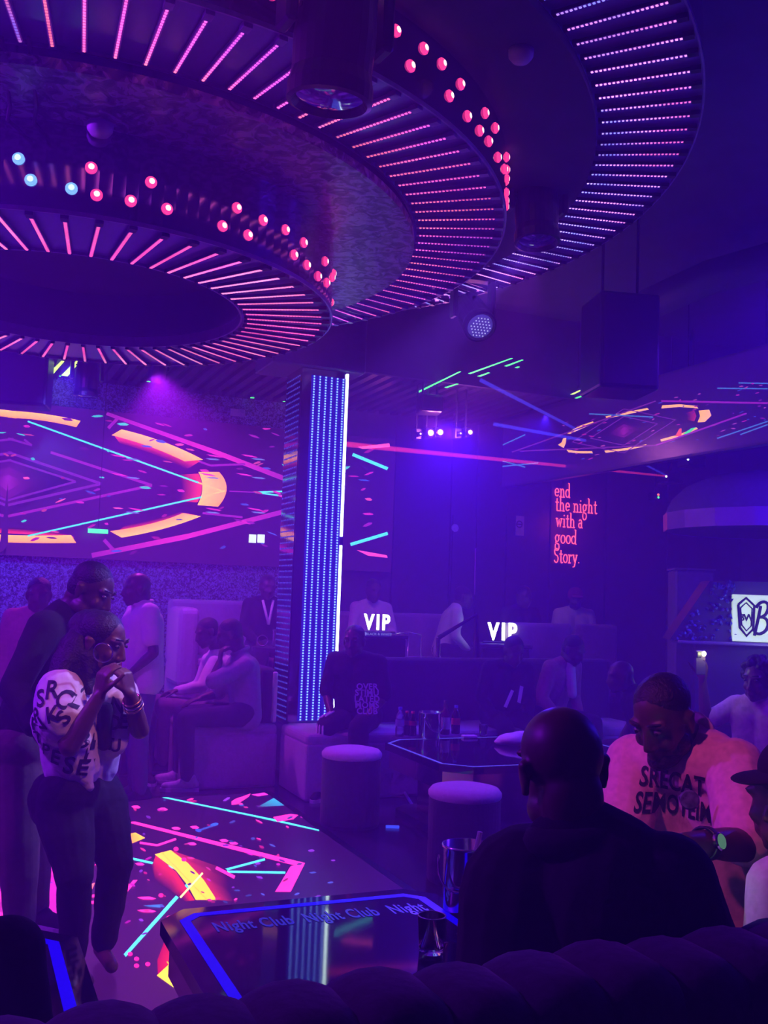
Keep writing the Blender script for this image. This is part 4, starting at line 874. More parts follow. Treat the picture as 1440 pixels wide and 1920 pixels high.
def tumbler(label, c, r, h, amber, group='glass tumblers'):
    t = thing('glass_tumbler', label, 'glass', c, 0, group)
    bm = bmesh.new(); lathe(bm, [(0, 0), (r * .84, 0), (r * .86, .006), (r, h), (r * .93, h), (r * .80, .014), (0, .012)], 24); from_bm('glass', bm, M_GLASS, t, world=False, smooth=True)
    bm = bmesh.new(); tube(bm, [V((r * .965 * math.cos(a), r * .965 * math.sin(a), h)) for a in [2 * pi * i / 28 for i in range(29)]], .0022, 6); from_bm('rim', bm, M_CHROME, t, world=False, smooth=True)  # steel ring added on the lip to stand for its highlight
    if amber: bm = bmesh.new(); lathe(bm, [(0, .015), (r * .78, .016), (r * .80, .03), (0, .03)], 24); from_bm('drink', bm, mat('amber_drink', (.35, .10, .06), .15, var=0), t, world=False, smooth=True)
tumbler('clear glass tumbler with a little amber drink on the near table', onz(808, 1785, .502), .042, .105, True)
tumbler('clear glass tumbler on the far bottle table', onz(906, 1380, .502), .034, .085, False)
c = rm(1.57, 2.82, .502); bottle('water_bottle', 'blue-capped bottle just showing over the bald man\'s shoulder', 0, 0, .5, water, M_PET, wparts, loc=c)
c = onz(1188, 1560, .5); bottle('water_bottle', 'blue-lit bottle cap beside the pink shirt', 0, 0, .5, [(r * .9, h * .95) for r, h in water], M_PET, [('cap', [(.016, .188), (.016, .208), (0, .209)], mat('blue_lit_cap', (.05, .1, .8), .4, emit=(.02, .03, .5), es=1, var=0))], loc=rm(1.62, 2.62, .5))  # cap glows by itself to look lit in blue
c = onz(868, 1742, .502); bm = bmesh.new(); ellip(bm, Matrix.Translation(c), (0, 0, .012), (.02, .016, .012), 2); tag(from_bm('crumpled_tissue', bm, M_WHITE, None, smooth=True), 'small crumpled white tissue beside the near bucket', 'tissue')
bm = bmesh.new(); c = onz(880, 1383, .502); M_ = Matrix.Translation(c) @ Matrix.Rotation(.3, 4, 'Z'); rbox(bm, (-.055, -.035, 0), (.055, .035, .018), .004, 1, M_); tag(from_bm('cigarette_pack', bm, mat('white_card', (.6, .55, .7), .6)), 'flat white pack lying behind the bottles on the far table', 'packet')
# folded white cloth on far table
c = onz(962, 1396, .502); bm = bmesh.new(); ellip(bm, Matrix.Translation(c) @ Matrix.Rotation(.4, 4, 'Z'), (0, 0, .035), (.13, .09, .045), 3); ellip(bm, Matrix.Translation(c), (.08, .03, .05), (.09, .07, .05), 3); ellip(bm, Matrix.Translation(c), (-.08, -.03, .02), (.07, .05, .025), 3)
o = blob('folded_cloth', bm, .012, M_WHITE, None, 3, .02); tag(o, 'crumpled white cloth on the right of the bottle table', 'cloth')
# menu cards
for i, (x, y) in enumerate(((1150, 1412), (1152, 1428), (1149, 1445))):
    c = rm(3.72 + .05 * i, 5.14 - i * .24, .502); t = thing('menu_card', ('printed menu card at the far edge of the menu table', 'printed menu card in the middle of the menu table', 'printed menu card nearest on the menu table')[i], 'menu', c, TH + .05 * i, 'printed menu cards')
    bm = bmesh.new(); box(bm, (-.10, -.09, 0), (.10, .09, .003)); from_bm('card', bm, mat('menu_paper', (.62, .55, .8), .5), t, world=False)
    bm = bmesh.new()
    for k in range(5): box(bm, (-.085, -.07 + k * .03, .003), (.06 + .02 * math.sin(k * 5), -.058 + k * .03, .0036))
    from_bm('printed_lines', bm, M_LETTER, t, world=False)
# blue glint on the floor between poufs, painted as a glowing strip
c = onz(736, 1549, .012); bm = bmesh.new(); rbox(bm, (-.045, -.012, 0), (.045, .012, .016), .003, 1, Matrix.Translation(V((c.x, c.y, 0)))); tag(from_bm('floor_glint', bm, mat('blue_glint_strip', (.05, .05, .4), .4, emit=(.03, .05, 1.0), es=1.4, var=0)), 'tiny blue glint on the floor between the two poufs', 'floor light')
# steel floor rail running between the poufs (low edge of a step)
bm = bmesh.new(); pts = [onz(724, 1464, .03) , onz(757, 1484, .03), onz(775, 1513, .03), onz(799, 1527, .03)]; tube(bm, pts, .012, 6); tag(from_bm('foot_rail', bm, mat('pale_edge_strip', (.4, .32, .6), .4)), 'thin pale foot rail bent around the bottle table base', 'rail')

# ------------------------------------------------------------------ VIP counters and letters, platform rail
M_VIP = mat('white_lit_letters', (.9, .9, .95), .4, emit=(1, .97, 1), es=3.5, var=0)
for i, (x, y, hpx, d, lab) in enumerate(((708, 1168, 29, 9.25, 'lit white VIP letters on the counter beside the column'), (943, 1186, 33, 10.5, 'lit white VIP letters on the counter farther right'))):
    c = at(x, y, d); h = hpx / F * d; t = thing('vip_letters', lab, 'sign', (c.x, c.y, c.z - h / 2), .1, 'lit VIP signs')
    adv = 0
    for ch, dx in (('V', -.48), ('I', .02), ('P', .46)):
        bm = text_bm(ch, h * 1.36, .018, .006); bm.transform(Matrix.Translation(V((dx * h * 1.15, 0, h / 2))) @ Matrix.Rotation(pi / 2, 4, 'X') @ Matrix.Diagonal((.72, 1, 1, 1))); from_bm('letter', bm, M_VIP, t, world=False)
    bm = bmesh.new(); rbox(bm, (-h * 1.15, -.03, -.02), (h * 1.15, .03, -.002), .004, 1); from_bm('stand', bm, M_PLASTIC, t, world=False)
    # counter under the letters
    k = thing('service_counter', ('dark counter carrying the VIP letters beside the column', 'dark counter carrying the right-hand VIP letters')[i], 'counter', (c.x, c.y, .45), .1, 'VIP counters')
    top = c.z - h / 2 - .022 - .45
    bm = bmesh.new(); rbox(bm, (-.28, -.18, top - .04), (.28, .22, top), .008, 1); from_bm('top', bm, M_PANEL, k, world=False)
    bm = bmesh.new(); rbox(bm, (-.25, -.15, 0), (.25, .20, top - .04), .01, 1); from_bm('body', bm, M_PLASTIC, k, world=False)
c = at(706, 1189, 9.05); t = thing('name_plaque', 'small dark plaque reading BLACK & WHITE below the VIP letters', 'sign', (c.x, c.y, c.z), .1)
bm = bmesh.new(); rbox(bm, (-.13, -.012, -.026), (.13, .0, .026), .006, 1); from_bm('plate', bm, mat('teal_grey_plate', (.10, .16, .3), .4), t, world=False)
bm = text_bm('BLACK & WHITE', .032, 0, .0005); bm.transform(Matrix.Translation(V((.02, -.014, 0))) @ Matrix.Rotation(pi / 2, 4, 'X')); from_bm('lettering', bm, mat('pale_lettering', (.5, .5, .8), .5, emit=(.15, .15, .5), es=1, var=0), t, world=False)
bm = bmesh.new(); lathe(bm, [(.012, 0), (.016, .002), (0, .003)], 10, Matrix.Translation(V((-.105, -.012, 0))) @ Matrix.Rotation(pi / 2, 4, 'X')); from_bm('emblem', bm, MATS['pale_lettering'], t, world=False)
def rail(label, pts, posts, group='platform railings', m=M_CHROME, r=.018):
    base = V((pts[0].x, pts[0].y, .45)); t = thing('handrail', label, 'railing', base, 0, group)
    bm = bmesh.new(); tube(bm, pts, r, 8); from_bm('rail', bm, m, t, smooth=True)
    for p in posts: bm = bmesh.new(); tube(bm, [p, V((p.x, p.y, .45))], r * .9, 8); from_bm('post', bm, m, t, smooth=True)
A, B, C_ = at(822, 1196, 9.15), at(893, 1153, 9.15), at(897, 1240, 9.15)
rail('dark sloping handrail in front of the leaning white shirt', [A, B, C_], [A, B], m=M_DARKMET, r=.022)
A, B = at(744, 1189, 9.12), at(790, 1190, 9.12)
rail('short steel handrail right of the VIP letters', [A, at(765, 1185, 9.12), B], [at(766, 1187, 9.12), B], m=M_CHROME, r=.007)
# high table with bucket behind the bench
p = at(520, 1213, 9.35); t = thing('high_table', 'dark high table with a bucket left of the column', 'table', (p.x, p.y, .45), 0)
bm = bmesh.new(); lathe(bm, [(0, p.z - .49), (.24, p.z - .49), (.24, p.z - .452), (0, p.z - .452)], 28); from_bm('top', bm, M_PANEL, t, world=False)
bm = bmesh.new(); lathe(bm, [(.16, 0), (.16, .015), (.03, .03), (.03, p.z - .49)], 20); from_bm('leg', bm, M_DARKMET, t, world=False)
bucket('small steel bucket on the high table left of the column', V((p.x + .02, p.y, p.z)), .07, .16, 1.2)
bottle('slim_bottle', 'slim clear bottle standing behind the small steel bucket', 0, 0, p.z, [(0, 0), (.03, 0), (.032, .15), (.012, .20), (.012, .29), (0, .29)], M_GLASS, [('cap', [(.0135, .27), (.0135, .30), (0, .30)], M_CHROME)], loc=V((p.x + .085, p.y + .08, p.z)))
bm = bmesh.new(); cc = V((p.x - .14, p.y - .02, p.z + .055)); tube(bm, [cc + V((.05 * math.cos(a), 0, .05 * math.sin(a))) for a in [2 * pi * i / 20 for i in range(21)]], .005, 6); tag(from_bm('chrome_hoop', bm, M_CHROME, None, smooth=True), 'small chrome hoop standing on the high table', 'ring stand')

# ------------------------------------------------------------------ DJ booth on the right with canopy and sign
bc = at(1425, 1160, 8.6); dj = thing('dj_booth', 'DJ booth with sparkling stone front and a lit white sign', 'booth', (bc.x, bc.y, 0), -.12)
Bm = PM[dj.name]; zt = lambda y: at(1425, y, 8.6).z
M_STONE = mat('sparkling_blue_stone', (.05, .08, .35), .3, .5, var=.8, scale=25, bump=1.0)
bm = bmesh.new(); prism(bm, [(-.76, zt(1206)), (-.42, zt(1092)), (1.2, zt(1088)), (1.5, zt(1206))], -.06, .35, Matrix.Rotation(pi / 2, 4, 'X') @ Matrix.Translation(V((0, 0, -.35)))); from_bm('front_panel', bm, M_PANEL, dj, world=False)
bm = bmesh.new(); rr = random.Random(4)
ST = []
for i in range(95):
    t_ = rr.random(); z = zt(1204) + (zt(1094) - zt(1204)) * t_; xl = -.74 + .33 * t_; x = rr.uniform(xl + .02, -.20)
    s = rr.uniform(.014, .030); ellip(bm, Matrix.Translation(V((x, .052 - .065 + .0, z))) @ Euler((rr.random() * 3, rr.random() * 3, 0)).to_matrix().to_4x4(), (0, 0, 0), (s, s * .5, s * .8), 1)
o = from_bm('stone_cladding', bm, M_STONE, dj, world=False); o['kind'] = 'stuff'
bm = bmesh.new(); rbox(bm, (-.24, -.03, zt(1204)), (1.1, .0, zt(1116)), .006, 1); from_bm('sign_panel', bm, mat('lit_sign_panel', (.7, .7, .7), .5, emit=(.75, .76, .80), es=.75, var=.3, scale=5), dj, world=False)
sc_ = 8.6 / F
def sx_(px): return (px - 1425) * sc_
pent = [(sx_(1384), zt(1135)), (sx_(1398), zt(1122)), (sx_(1413), zt(1136)), (sx_(1411), zt(1180)), (sx_(1399), zt(1193)), (sx_(1387), zt(1178))]
bm = bmesh.new()
tube(bm, [V((x, -.034, z)) for x, z in pent + pent[:1]], .012, 6); cxp = sum(x for x, z in pent) / 6; czp = sum(z for x, z in pent) / 6
tube(bm, [V((cxp + (x - cxp) * .72, -.034, czp + (z - czp) * .74)) for x, z in pent + pent[:1]], .007, 6)
from_bm('hexagon_emblem', bm, M_LETTER, dj, world=False)
bm = text_bm('BW', .082, .002, .003, .85); bm.transform(Matrix.Translation(V((cxp, -.034, czp - .01))) @ Matrix.Rotation(pi / 2, 4, 'X')); from_bm('emblem_letters', bm, M_LETTER, dj, world=False)
bm = bmesh.new(); zc, kx, kz = zt(1160), sc_, sc_
def scr_(pts): tube(bm, [V((sx_(x), -.040, zt(y))) for x, y in pts], .0135, 8)
def bez(p0, p1, p2, p3, n=8): return [tuple((1 - t) ** 3 * p0[j] + 3 * t * (1 - t) ** 2 * p1[j] + 3 * t * t * (1 - t) * p2[j] + t ** 3 * p3[j] for j in (0, 1)) for t in [i / n for i in range(n + 1)]]
scr_(bez((1424, 1136), (1420, 1160), (1417, 1172), (1413, 1192))); scr_(bez((1416, 1140), (1422, 1124), (1441, 1124), (1437, 1142)) + bez((1437, 1142), (1434, 1156), (1424, 1158), (1422, 1157))[1:] + bez((1422, 1157), (1442, 1154), (1442, 1182), (1424, 1188))[1:] + bez((1424, 1188), (1416, 1190), (1411, 1184), (1412, 1178))[1:])
scr_(bez((1444, 1176), (1456, 1150), (1458, 1124), (1452, 1128)) + bez((1452, 1128), (1446, 1136), (1442, 1184), (1450, 1188))[1:] + bez((1450, 1188), (1456, 1188), (1460, 1180), (1464, 1172))[1:])
scr_(bez((1478, 1164), (1466, 1158), (1462, 1188), (1472, 1188)) + bez((1472, 1188), (1480, 1184), (1482, 1170), (1482, 1164))[1:] + bez((1482, 1164), (1480, 1186), (1484, 1192), (1490, 1180))[1:])
scr_(bez((1506, 1166), (1496, 1158), (1490, 1188), (1500, 1188)) + bez((1500, 1188), (1508, 1186), (1510, 1180), (1512, 1176))[1:]); scr_(bez((1520, 1128), (1518, 1150), (1516, 1170), (1515, 1190))); scr_([(1532, 1162), (1518, 1176), (1532, 1190)])
from_bm('sign_lettering', bm, M_LETTER, dj, world=False)
bm = bmesh.new(); rbox(bm, (-.55, .05, 0), (1.3, .9, zt(1206)), .02, 1); from_bm('plinth', bm, M_PANEL, dj, world=False)
bm = bmesh.new(); rbox(bm, (-.70, -.05, zt(1206) - .03), (1.4, .36, zt(1206)), .01, 1); from_bm('ledge', bm, M_TRIM, dj, world=False)
lamp('sign_glow_light', 'POINT', Bm @ V((.1, -.4, 1.4)), (.7, .75, 1.0), 4, .2)
# canopy over the booth
cc = at(1450, 1000, 8.9); can = thing('canopy', 'round canopy with a glossy purple rim above the DJ booth', 'canopy', (cc.x, cc.y, cc.z), 0)
r_ = (1450 - 1236) / F * 8.3; hh = .155
M_RIM = mat('purple_gloss_rim', (.55, .30, .8), .2, .3, var=.1, scale=3)
bm = bmesh.new(); lathe(bm, [(r_ - .01, 0), (r_, 0), (r_ + .005, hh), (r_ - .01, hh)], 18); from_bm('rim', bm, M_RIM, can, world=False)
bm = bmesh.new(); lathe(bm, [(r_ - .01, hh), (r_ * .93, hh + .13), (r_ * .80, hh + .25), (r_ * .6, hh + .34), (r_ * .3, hh + .39), (0, hh + .41)], 40); from_bm('dome', bm, mat('dark_canopy_cloth', (.10, .08, .2), .6), can, world=False, smooth=True)
bm = bmesh.new(); lathe(bm, [(r_ - .01, .01), (r_ * .5, .06), (0, .06)], 40); from_bm('underside', bm, M_CEIL, can, world=False)
bm = bmesh.new(); tube(bm, [(0, 0, hh + .40), (0, 0, CZ - cc.z)], .03, 8); from_bm('hanging_pipe', bm, M_DARKMET, can, world=False)
p = at(1325, 1100, 9.2); t = thing('equipment_box', 'faint pale box standing behind the left end of the booth', 'box', (p.x, p.y, 0), -.1)
bm = bmesh.new(); rbox(bm, (-.18, .55, 0), (.2, .95, at(1325, 1070, 9.7).z), .02, 1); from_bm('body', bm, mat('grey_lilac_box', (.25, .2, .35), .6), t, world=False)
bm = bmesh.new(); rbox(bm, (-.19, .54, at(1325, 1070, 9.7).z), (.21, .96, at(1325, 1070, 9.7).z + .02), .005, 1); from_bm('lid', bm, MATS['grey_lilac_box'], t, world=False)

# ------------------------------------------------------------------ people
def head_mat(c, look, up, hs):
    Y = V(look).normalized(); Z = V(up); Z = (Z - Y * Z.dot(Y)).normalized(); X = Y.cross(Z)
    return basis(V(c), X, Y, Z) @ Matrix.Diagonal((hs, hs, hs, 1))
def head_prims(bm, M, detail=True):
    E_ = lambda c, r, sub=3: ellip(bm, M, c, r, sub)
    E_((0, -.012, .032), (.077, .096, .086)); E_((0, .022, -.02), (.064, .072, .088)); E_((0, .038, -.082), (.046, .046, .036))
    E_((0, .066, -.105), (.024, .022, .018), 2); E_((0, -.045, -.05), (.058, .058, .075))
    for s in (-1, 1):
        E_((s * .036, .066, -.03), (.026, .024, .026), 2); E_((s * .034, .074, .030), (.030, .018, .012), 2); E_((s * .050, .012, -.075), (.020, .045, .030), 2)
        E_((s * .081, -.012, -.008), (.009, .021, .033), 2); E_((s * .083, -.020, .010), (.012, .016, .014), 2); E_((s * .080, -.008, -.036), (.009, .011, .012), 2)
        E_((s * .013, .098, -.040), (.010, .012, .009), 2)
    capsule(bm, M @ V((0, .086, .020)), .009 * M.to_scale()[0], M @ V((0, .108, -.034)), .013 * M.to_scale()[0], 8, 3)
    E_((0, .092, -.066), (.025, .012, .008), 2); E_((0, .090, -.078), (.021, .013, .009), 2)
def hand_prims(bm, w, d, palm, curl=.5, side=1, s=1.0, spread=.0, fr=.0085):
    d = V(d).normalized(); palm = V(palm); palm = (palm - d * palm.dot(d)).normalized(); lat = d.cross(palm).normalized() * side
    for k in range(4):
        o = (k - 1.5) * .0195 * s
        a = w + d * .012 * s + lat * o * .75; b = w + d * (.088 - abs(k - 1.2) * .004) * s + lat * o
        capsule(bm, a, .0135 * s, b, .0115 * s, 8, 3)
        p, dd = b, (d + lat * (k - 1.5) * (.05 + spread)).normalized(); L = (.070, .080, .075, .058)[k] * s
        for j, f in enumerate((.45, .31, .24)):
            ang = curl * (.8, 1.0, .7)[j]; dd = (dd * math.cos(ang) + palm * math.sin(ang)).normalized(); q = p + dd * L * f
            capsule(bm, p, (fr + .0015 - j * .001) * s, q, (fr + .0005 - j * .001) * s, 8, 3); p = q
            palm2 = palm
        # thumb leaves the side of the palm near its base
    p = w + d * .028 * s - lat * .028 * s; dd = (d * .72 - lat * .60 + palm * .30).normalized()
    for j, f in enumerate((.040, .034, .026)):
        q = p + dd * f * s; capsule(bm, p, (.0125 - j * .0015) * s, q, (.011 - j * .0015) * s, 8, 3); p = q
        dd = (dd * .9 + palm * .25 * curl + lat * .18 * curl + d * .12).normalized()
def lerp(a, b, t): return a + (b - a) * t
SPINE = {}
def figure(label, J, skin=M_SKIN, top=None, bottom=None, shoes=None, look=(0, -1, 0), up=None, b=1.0, vox=.010, hs=1.0, hands=None, hair=None, extra=None, eyes=False, group=None, fold=.012, handsize=1.0):
    base = V((J['pelvis'].x, J['pelvis'].y, min(J['ankleL'].z, J['ankleR'].z) - .08)); t = thing('person', label, 'person', base, 0, group)
    head, neck, pel = J['head'], J['neck'], J['pelvis']; HM_ = head_mat(head, look, up or ((head - neck).normalized() + V((0, 0, .6))), hs)
    lat = (J['shR'] - J['shL']).normalized(); hlat = (J['hipR'] - J['hipL']).normalized(); ch = lerp(neck, pel, .24); be = lerp(neck, pel, .68)
    # body: one continuous surface
    bm = bmesh.new(); head_prims(bm, HM_)
    capsule(bm, HM_ @ V((0, -.030, -.06)), .054 * hs * (1 + (b - 1) * .8), neck, .058 * b)
    for s in (-1, 1): capsule(bm, pel + hlat * s * .055, .085, ch + lat * s * .07, .085)
    capsule(bm, lerp(J['shL'], J['shR'], .12), .055, lerp(J['shL'], J['shR'], .88), .055)
    for S_ in 'LR':
        sh, el, wr, hp, kn, an = (J[k + S_] for k in ('sh', 'el', 'wr', 'hip', 'knee', 'ankle')); sgn = -1 if S_ == 'L' else 1
        k = .82 if top and top.get('sleeve') == 'long' else 1.0
        capsule(bm, sh, .047 * b, el, .039 * b * k); capsule(bm, el, .038 * b * k, lerp(el, wr, .35), .038 * b * k); capsule(bm, lerp(el, wr, .35), .038 * b * k, wr, .025)
        hd = (hands or {}).get(S_) or ((wr - el), V((0, 0, -1)) if abs((wr - el).normalized().z) < .8 else -lat * sgn, .35)
        hand_prims(bm, wr, hd[0], hd[1], hd[2], sgn if len(hd) < 4 else hd[3], handsize, fr=max(.0085, vox * .95))
        capsule(bm, hp, .075, kn, .048); capsule(bm, kn, .048, an, .034)
        toe = J.get('toe' + S_) or an + V((0, -.15, -.04)); td = (toe - an); td.z = 0; td = td.normalized(); fl = an.z - .075
        capsule(bm, V((an.x, an.y, fl + .04)) - td * .04, .032, V((an.x, an.y, fl + .03)) + td * .14, .026)
    body = blob('body', bm, vox, skin, t, 3)
    if eyes:
        for s in (-1, 1):
            bm = bmesh.new(); ellip(bm, HM_, (s * .033, .083, .012), (.013, .009, .007), 2); e = from_bm('eye', bm, mat('eye_white', (.16, .13, .13), .25), t, smooth=True)
            bm = bmesh.new(); ellip(bm, HM_, (s * .033, .0915, .011), (.006, .004, .006), 2); from_bm('iris', bm, M_HAIR, e, world=False, smooth=True); me_ = e.children[0].data; me_.transform(PM[t.name].inverted())
            bm = bmesh.new(); capsule(bm, HM_ @ V((s * .016, .094, .038)), .004 * hs, HM_ @ V((s * .05, .082, .040)), .003 * hs, 6, 2); from_bm('eyebrow', bm, M_HAIR, t, smooth=True)
    if top:
        r = b * top.get('r', 1.0); bm = bmesh.new(); hem = lerp(pel, be, top.get('hem', 0.0)); hw = top.get('hw', .068)
        for s in (-1, 1):
            capsule(bm, hem + hlat * s * hw, .112 * r, be + (lat + hlat).normalized() * s * .066, .112 * r); capsule(bm, be + (lat + hlat).normalized() * s * .066, .112 * r, ch + lat * s * .083, .113 * r)
        capsule(bm, J['shL'], .067 * r, J['shR'], .067 * r); capsule(bm, lerp(J['shL'], neck, .45), .062 * r, neck, .066 * b); capsule(bm, lerp(J['shR'], neck, .45), .062 * r, neck, .066 * b)
        sl = top.get('sleeve', 'short'); rs = top.get('rs', 1.0) * r
        for S_ in 'LR':
            sh, el, wr = J['sh' + S_], J['el' + S_], J['wr' + S_]
            if sl == 'long': capsule(bm, sh, .066 * rs, el, .053 * rs); capsule(bm, el, .053 * rs, lerp(el, wr, .93), .041 * rs)
            elif sl == 'short': capsule(bm, sh, .066 * rs, lerp(sh, el, top.get('sl', .62)), .062 * rs)
            else: capsule(bm, sh, .05 * rs, lerp(sh, el, .1), .05 * rs)
        if extra and 'top' in extra: extra['top'](bm)
        shirt = blob(top.get('name', 'shirt'), bm, vox * 1.1, top['mat'], t, 3, fold)
        J['_shirt'] = shirt
        if top.get('collar'):
            bm = bmesh.new(); ax = (HM_ @ V((0, -.03, -.06)) - neck).normalized(); o = ax.orthogonal().normalized(); o2 = ax.cross(o); c0 = neck + ax * .035 - (HM_.to_3x3() @ V((0, .006, 0)))
            tube(bm, [c0 + (o * math.cos(a) + o2 * math.sin(a)) * .068 * b for a in [2 * pi * i / 20 for i in range(21)]], .016, 8); from_bm('collar', bm, top['collar'], t, smooth=True)
    if bottom:
        bm = bmesh.new(); rb = bottom.get('r', 1.0) * b
        capsule(bm, J['hipL'] + V((0, 0, .03)), .112 * rb, J['hipR'] + V((0, 0, .03)), .112 * rb); capsule(bm, pel - hlat * .05, .105 * rb, pel + hlat * .05, .105 * rb)
        for S_ in 'LR':
            hp, kn, an = J['hip' + S_], J['knee' + S_], J['ankle' + S_]; w = bottom.get('w', 1.0)
            capsule(bm, hp, .095 * rb, kn, .068 * rb * w); capsule(bm, kn, .068 * rb * w, lerp(kn, an, .35), .066 * rb * w); capsule(bm, lerp(kn, an, .35), .066 * rb * w, lerp(kn, an, .96), .052 * rb * w)
        if extra and 'bottom' in extra: extra['bottom'](bm)
        J['_trousers'] = blob(bottom.get('name', 'trousers'), bm, vox * 1.15, bottom['mat'], t, 3, fold * .8)
    if shoes:
        for S_ in 'LR':
            an = J['ankle' + S_]; toe = J.get('toe' + S_) or an + V((0, -.15, -.04)); td = (toe - an); td.z = 0; td = td.normalized(); sd = V((-td.y, td.x, 0)); fl = an.z - .08; g = V((an.x, an.y, fl))
            bm = bmesh.new(); capsule(bm, g - td * .055 + V((0, 0, .05)), .038, g + td * .05 + V((0, 0, .052)), .042); capsule(bm, g + td * .04 + V((0, 0, .045)), .040, g + td * .165 + V((0, 0, .036)), .032); capsule(bm, g - td * .03 + V((0, 0, .09)), .042, g + td * .01 + V((0, 0, .08)), .044)
            sh_ = blob('shoe', bm, .009, shoes, t, 3)
            bm = bmesh.new(); pts = [(-.09, -.03), (-.06, -.042), (.05, -.045), (.15, -.042), (.20, -.02), (.205, .012), (.16, .04), (.05, .042), (-.06, .04), (-.09, .028)]
            prism(bm, pts, 0, .026, basis(g, td, sd, V((0, 0, 1)))); bm.transform(PM[t.name].inverted()); from_bm('sole', bm, mat('white_rubber', (.6, .55, .65), .6), sh_, world=False)
    if hair:
        kind = hair[0]; hm = hair[1]; bm = bmesh.new(); nm = 'hair'
        if kind == 'crop': ellip(bm, HM_, (0, -.020, .046), (.080, .094, .079)); ellip(bm, HM_, (0, -.05, .0), (.074, .062, .07))
        elif kind == 'beard':
            ellip(bm, HM_, (0, -.020, .048), (.079, .093, .077)); 
        elif kind == 'long':
            ellip(bm, HM_, (0, -.022, .04), (.086, .098, .086)); ellip(bm, HM_, (0, -.06, -.02), (.085, .075, .10))
        elif kind == 'curly':
            rr_ = random.Random(hair[2] if len(hair) > 2 else 1)
            for i in range(90):
                a, z = rr_.uniform(0, 2 * pi), rr_.uniform(-.45, 1); q = math.sqrt(1 - z * z)
                if math.sin(a) * q > .45 and z < .55: continue
                ellip(bm, HM_, (.095 * q * math.cos(a), -.02 + .10 * q * math.sin(a), .04 + .10 * z), (.022, .022, .022), 1)
            ellip(bm, HM_, (0, -.025, .045), (.085, .095, .085))
        elif kind == 'cap':
            nm = 'cap'; ellip(bm, HM_, (0, -.014, .048), (.088, .104, .086))
            br = bmesh.new(); ellip(br, HM_, (0, .115, .045), (.065, .075, .010), 3); J['_brim'] = br
        hb = blob(nm, bm, min(vox, .008) if kind != 'curly' else .007, hm, t, 2)
        if kind == 'cap': from_bm('brim', J['_brim'], hm, hb, world=False, smooth=True).data.transform(PM[t.name].inverted())
    if extra and 'beard' in extra:
        bm = bmesh.new(); ellip(bm, HM_, (0, .042, -.098), (.052, .055, .034)); ellip(bm, HM_, (0, .072, -.098), (.038, .034, .030))
        for s in (-1, 1): ellip(bm, HM_, (s * .052, .014, -.072), (.020, .040, .034), 2)
        blob('beard', bm, .006, M_HAIR, t, 2)
    J['_t'] = t; J['_H'] = HM_
    return t
def local_pose(kind, lean=0.0, arms=None, seat=.47, s=1.0):
    if kind == 'sit':
        P_ = dict(pelvis=(0, 0, seat + .10), hipL=(-.095, .02, seat + .085), hipR=(.095, .02, seat + .085), kneeL=(-.13, .43, seat + .06), kneeR=(.13, .43, seat + .06), ankleL=(-.13, .45, .08), ankleR=(.13, .43, .08), toeL=(-.15, .6, .03), toeR=(.15, .6, .03),
                  neck=(0, -.03, seat + .60), head=(0, .01, seat + .745), shL=(-.18, -.03, seat + .555), shR=(.18, -.03, seat + .555), elL=(-.24, .05, seat + .30), elR=(.24, .05, seat + .30), wrL=(-.14, .26, seat + .20), wrR=(.14, .26, seat + .20))
    else:
        P_ = dict(pelvis=(0, 0, .95), hipL=(-.09, 0, .92), hipR=(.09, 0, .92), kneeL=(-.10, .03, .50), kneeR=(.10, .02, .50), ankleL=(-.10, 0, .08), ankleR=(.10, -.02, .08), toeL=(-.13, .15, .03), toeR=(.13, .14, .03),
                  neck=(0, -.02, 1.45), head=(0, .02, 1.595), shL=(-.185, -.02, 1.41), shR=(.185, -.02, 1.41), elL=(-.23, -.04, 1.12), elR=(.23, -.04, 1.12), wrL=(-.22, .05, .88), wrR=(.22, .05, .88))
    P_ = {k: V(v) for k, v in P_.items()}
    if arms: P_.update({k: V(v) for k, v in arms.items()})
    c, s_ = math.cos(lean), math.sin(lean); o = P_['pelvis'].copy()
    for k in ('neck', 'head', 'shL', 'shR', 'elL', 'elR', 'wrL', 'wrR'):
        if arms and k in arms and k[:2] in ('wr',): continue
        q = P_[k] - o; P_[k] = o + V((q.x, q.y * c + q.z * s_, -q.y * s_ + q.z * c))
    return {k: v * s for k, v in P_.items()}
def place(P_, loc, rz):
    M = Matrix.Translation(V(loc)) @ Matrix.Rotation(rz, 4, 'Z'); return {k: M @ v for k, v in P_.items()}
def fdir(rz, dz=0.0, yaw=0.0): return V((-math.sin(rz + yaw), math.cos(rz + yaw), dz))
def pxj(**k): return {n: at(*v) for n, v in k.items()}
def cloth(name, col, **k): return mat(name, col, .85, var=.12, scale=50, bump=.15, **k)
SIDE_STAND = None

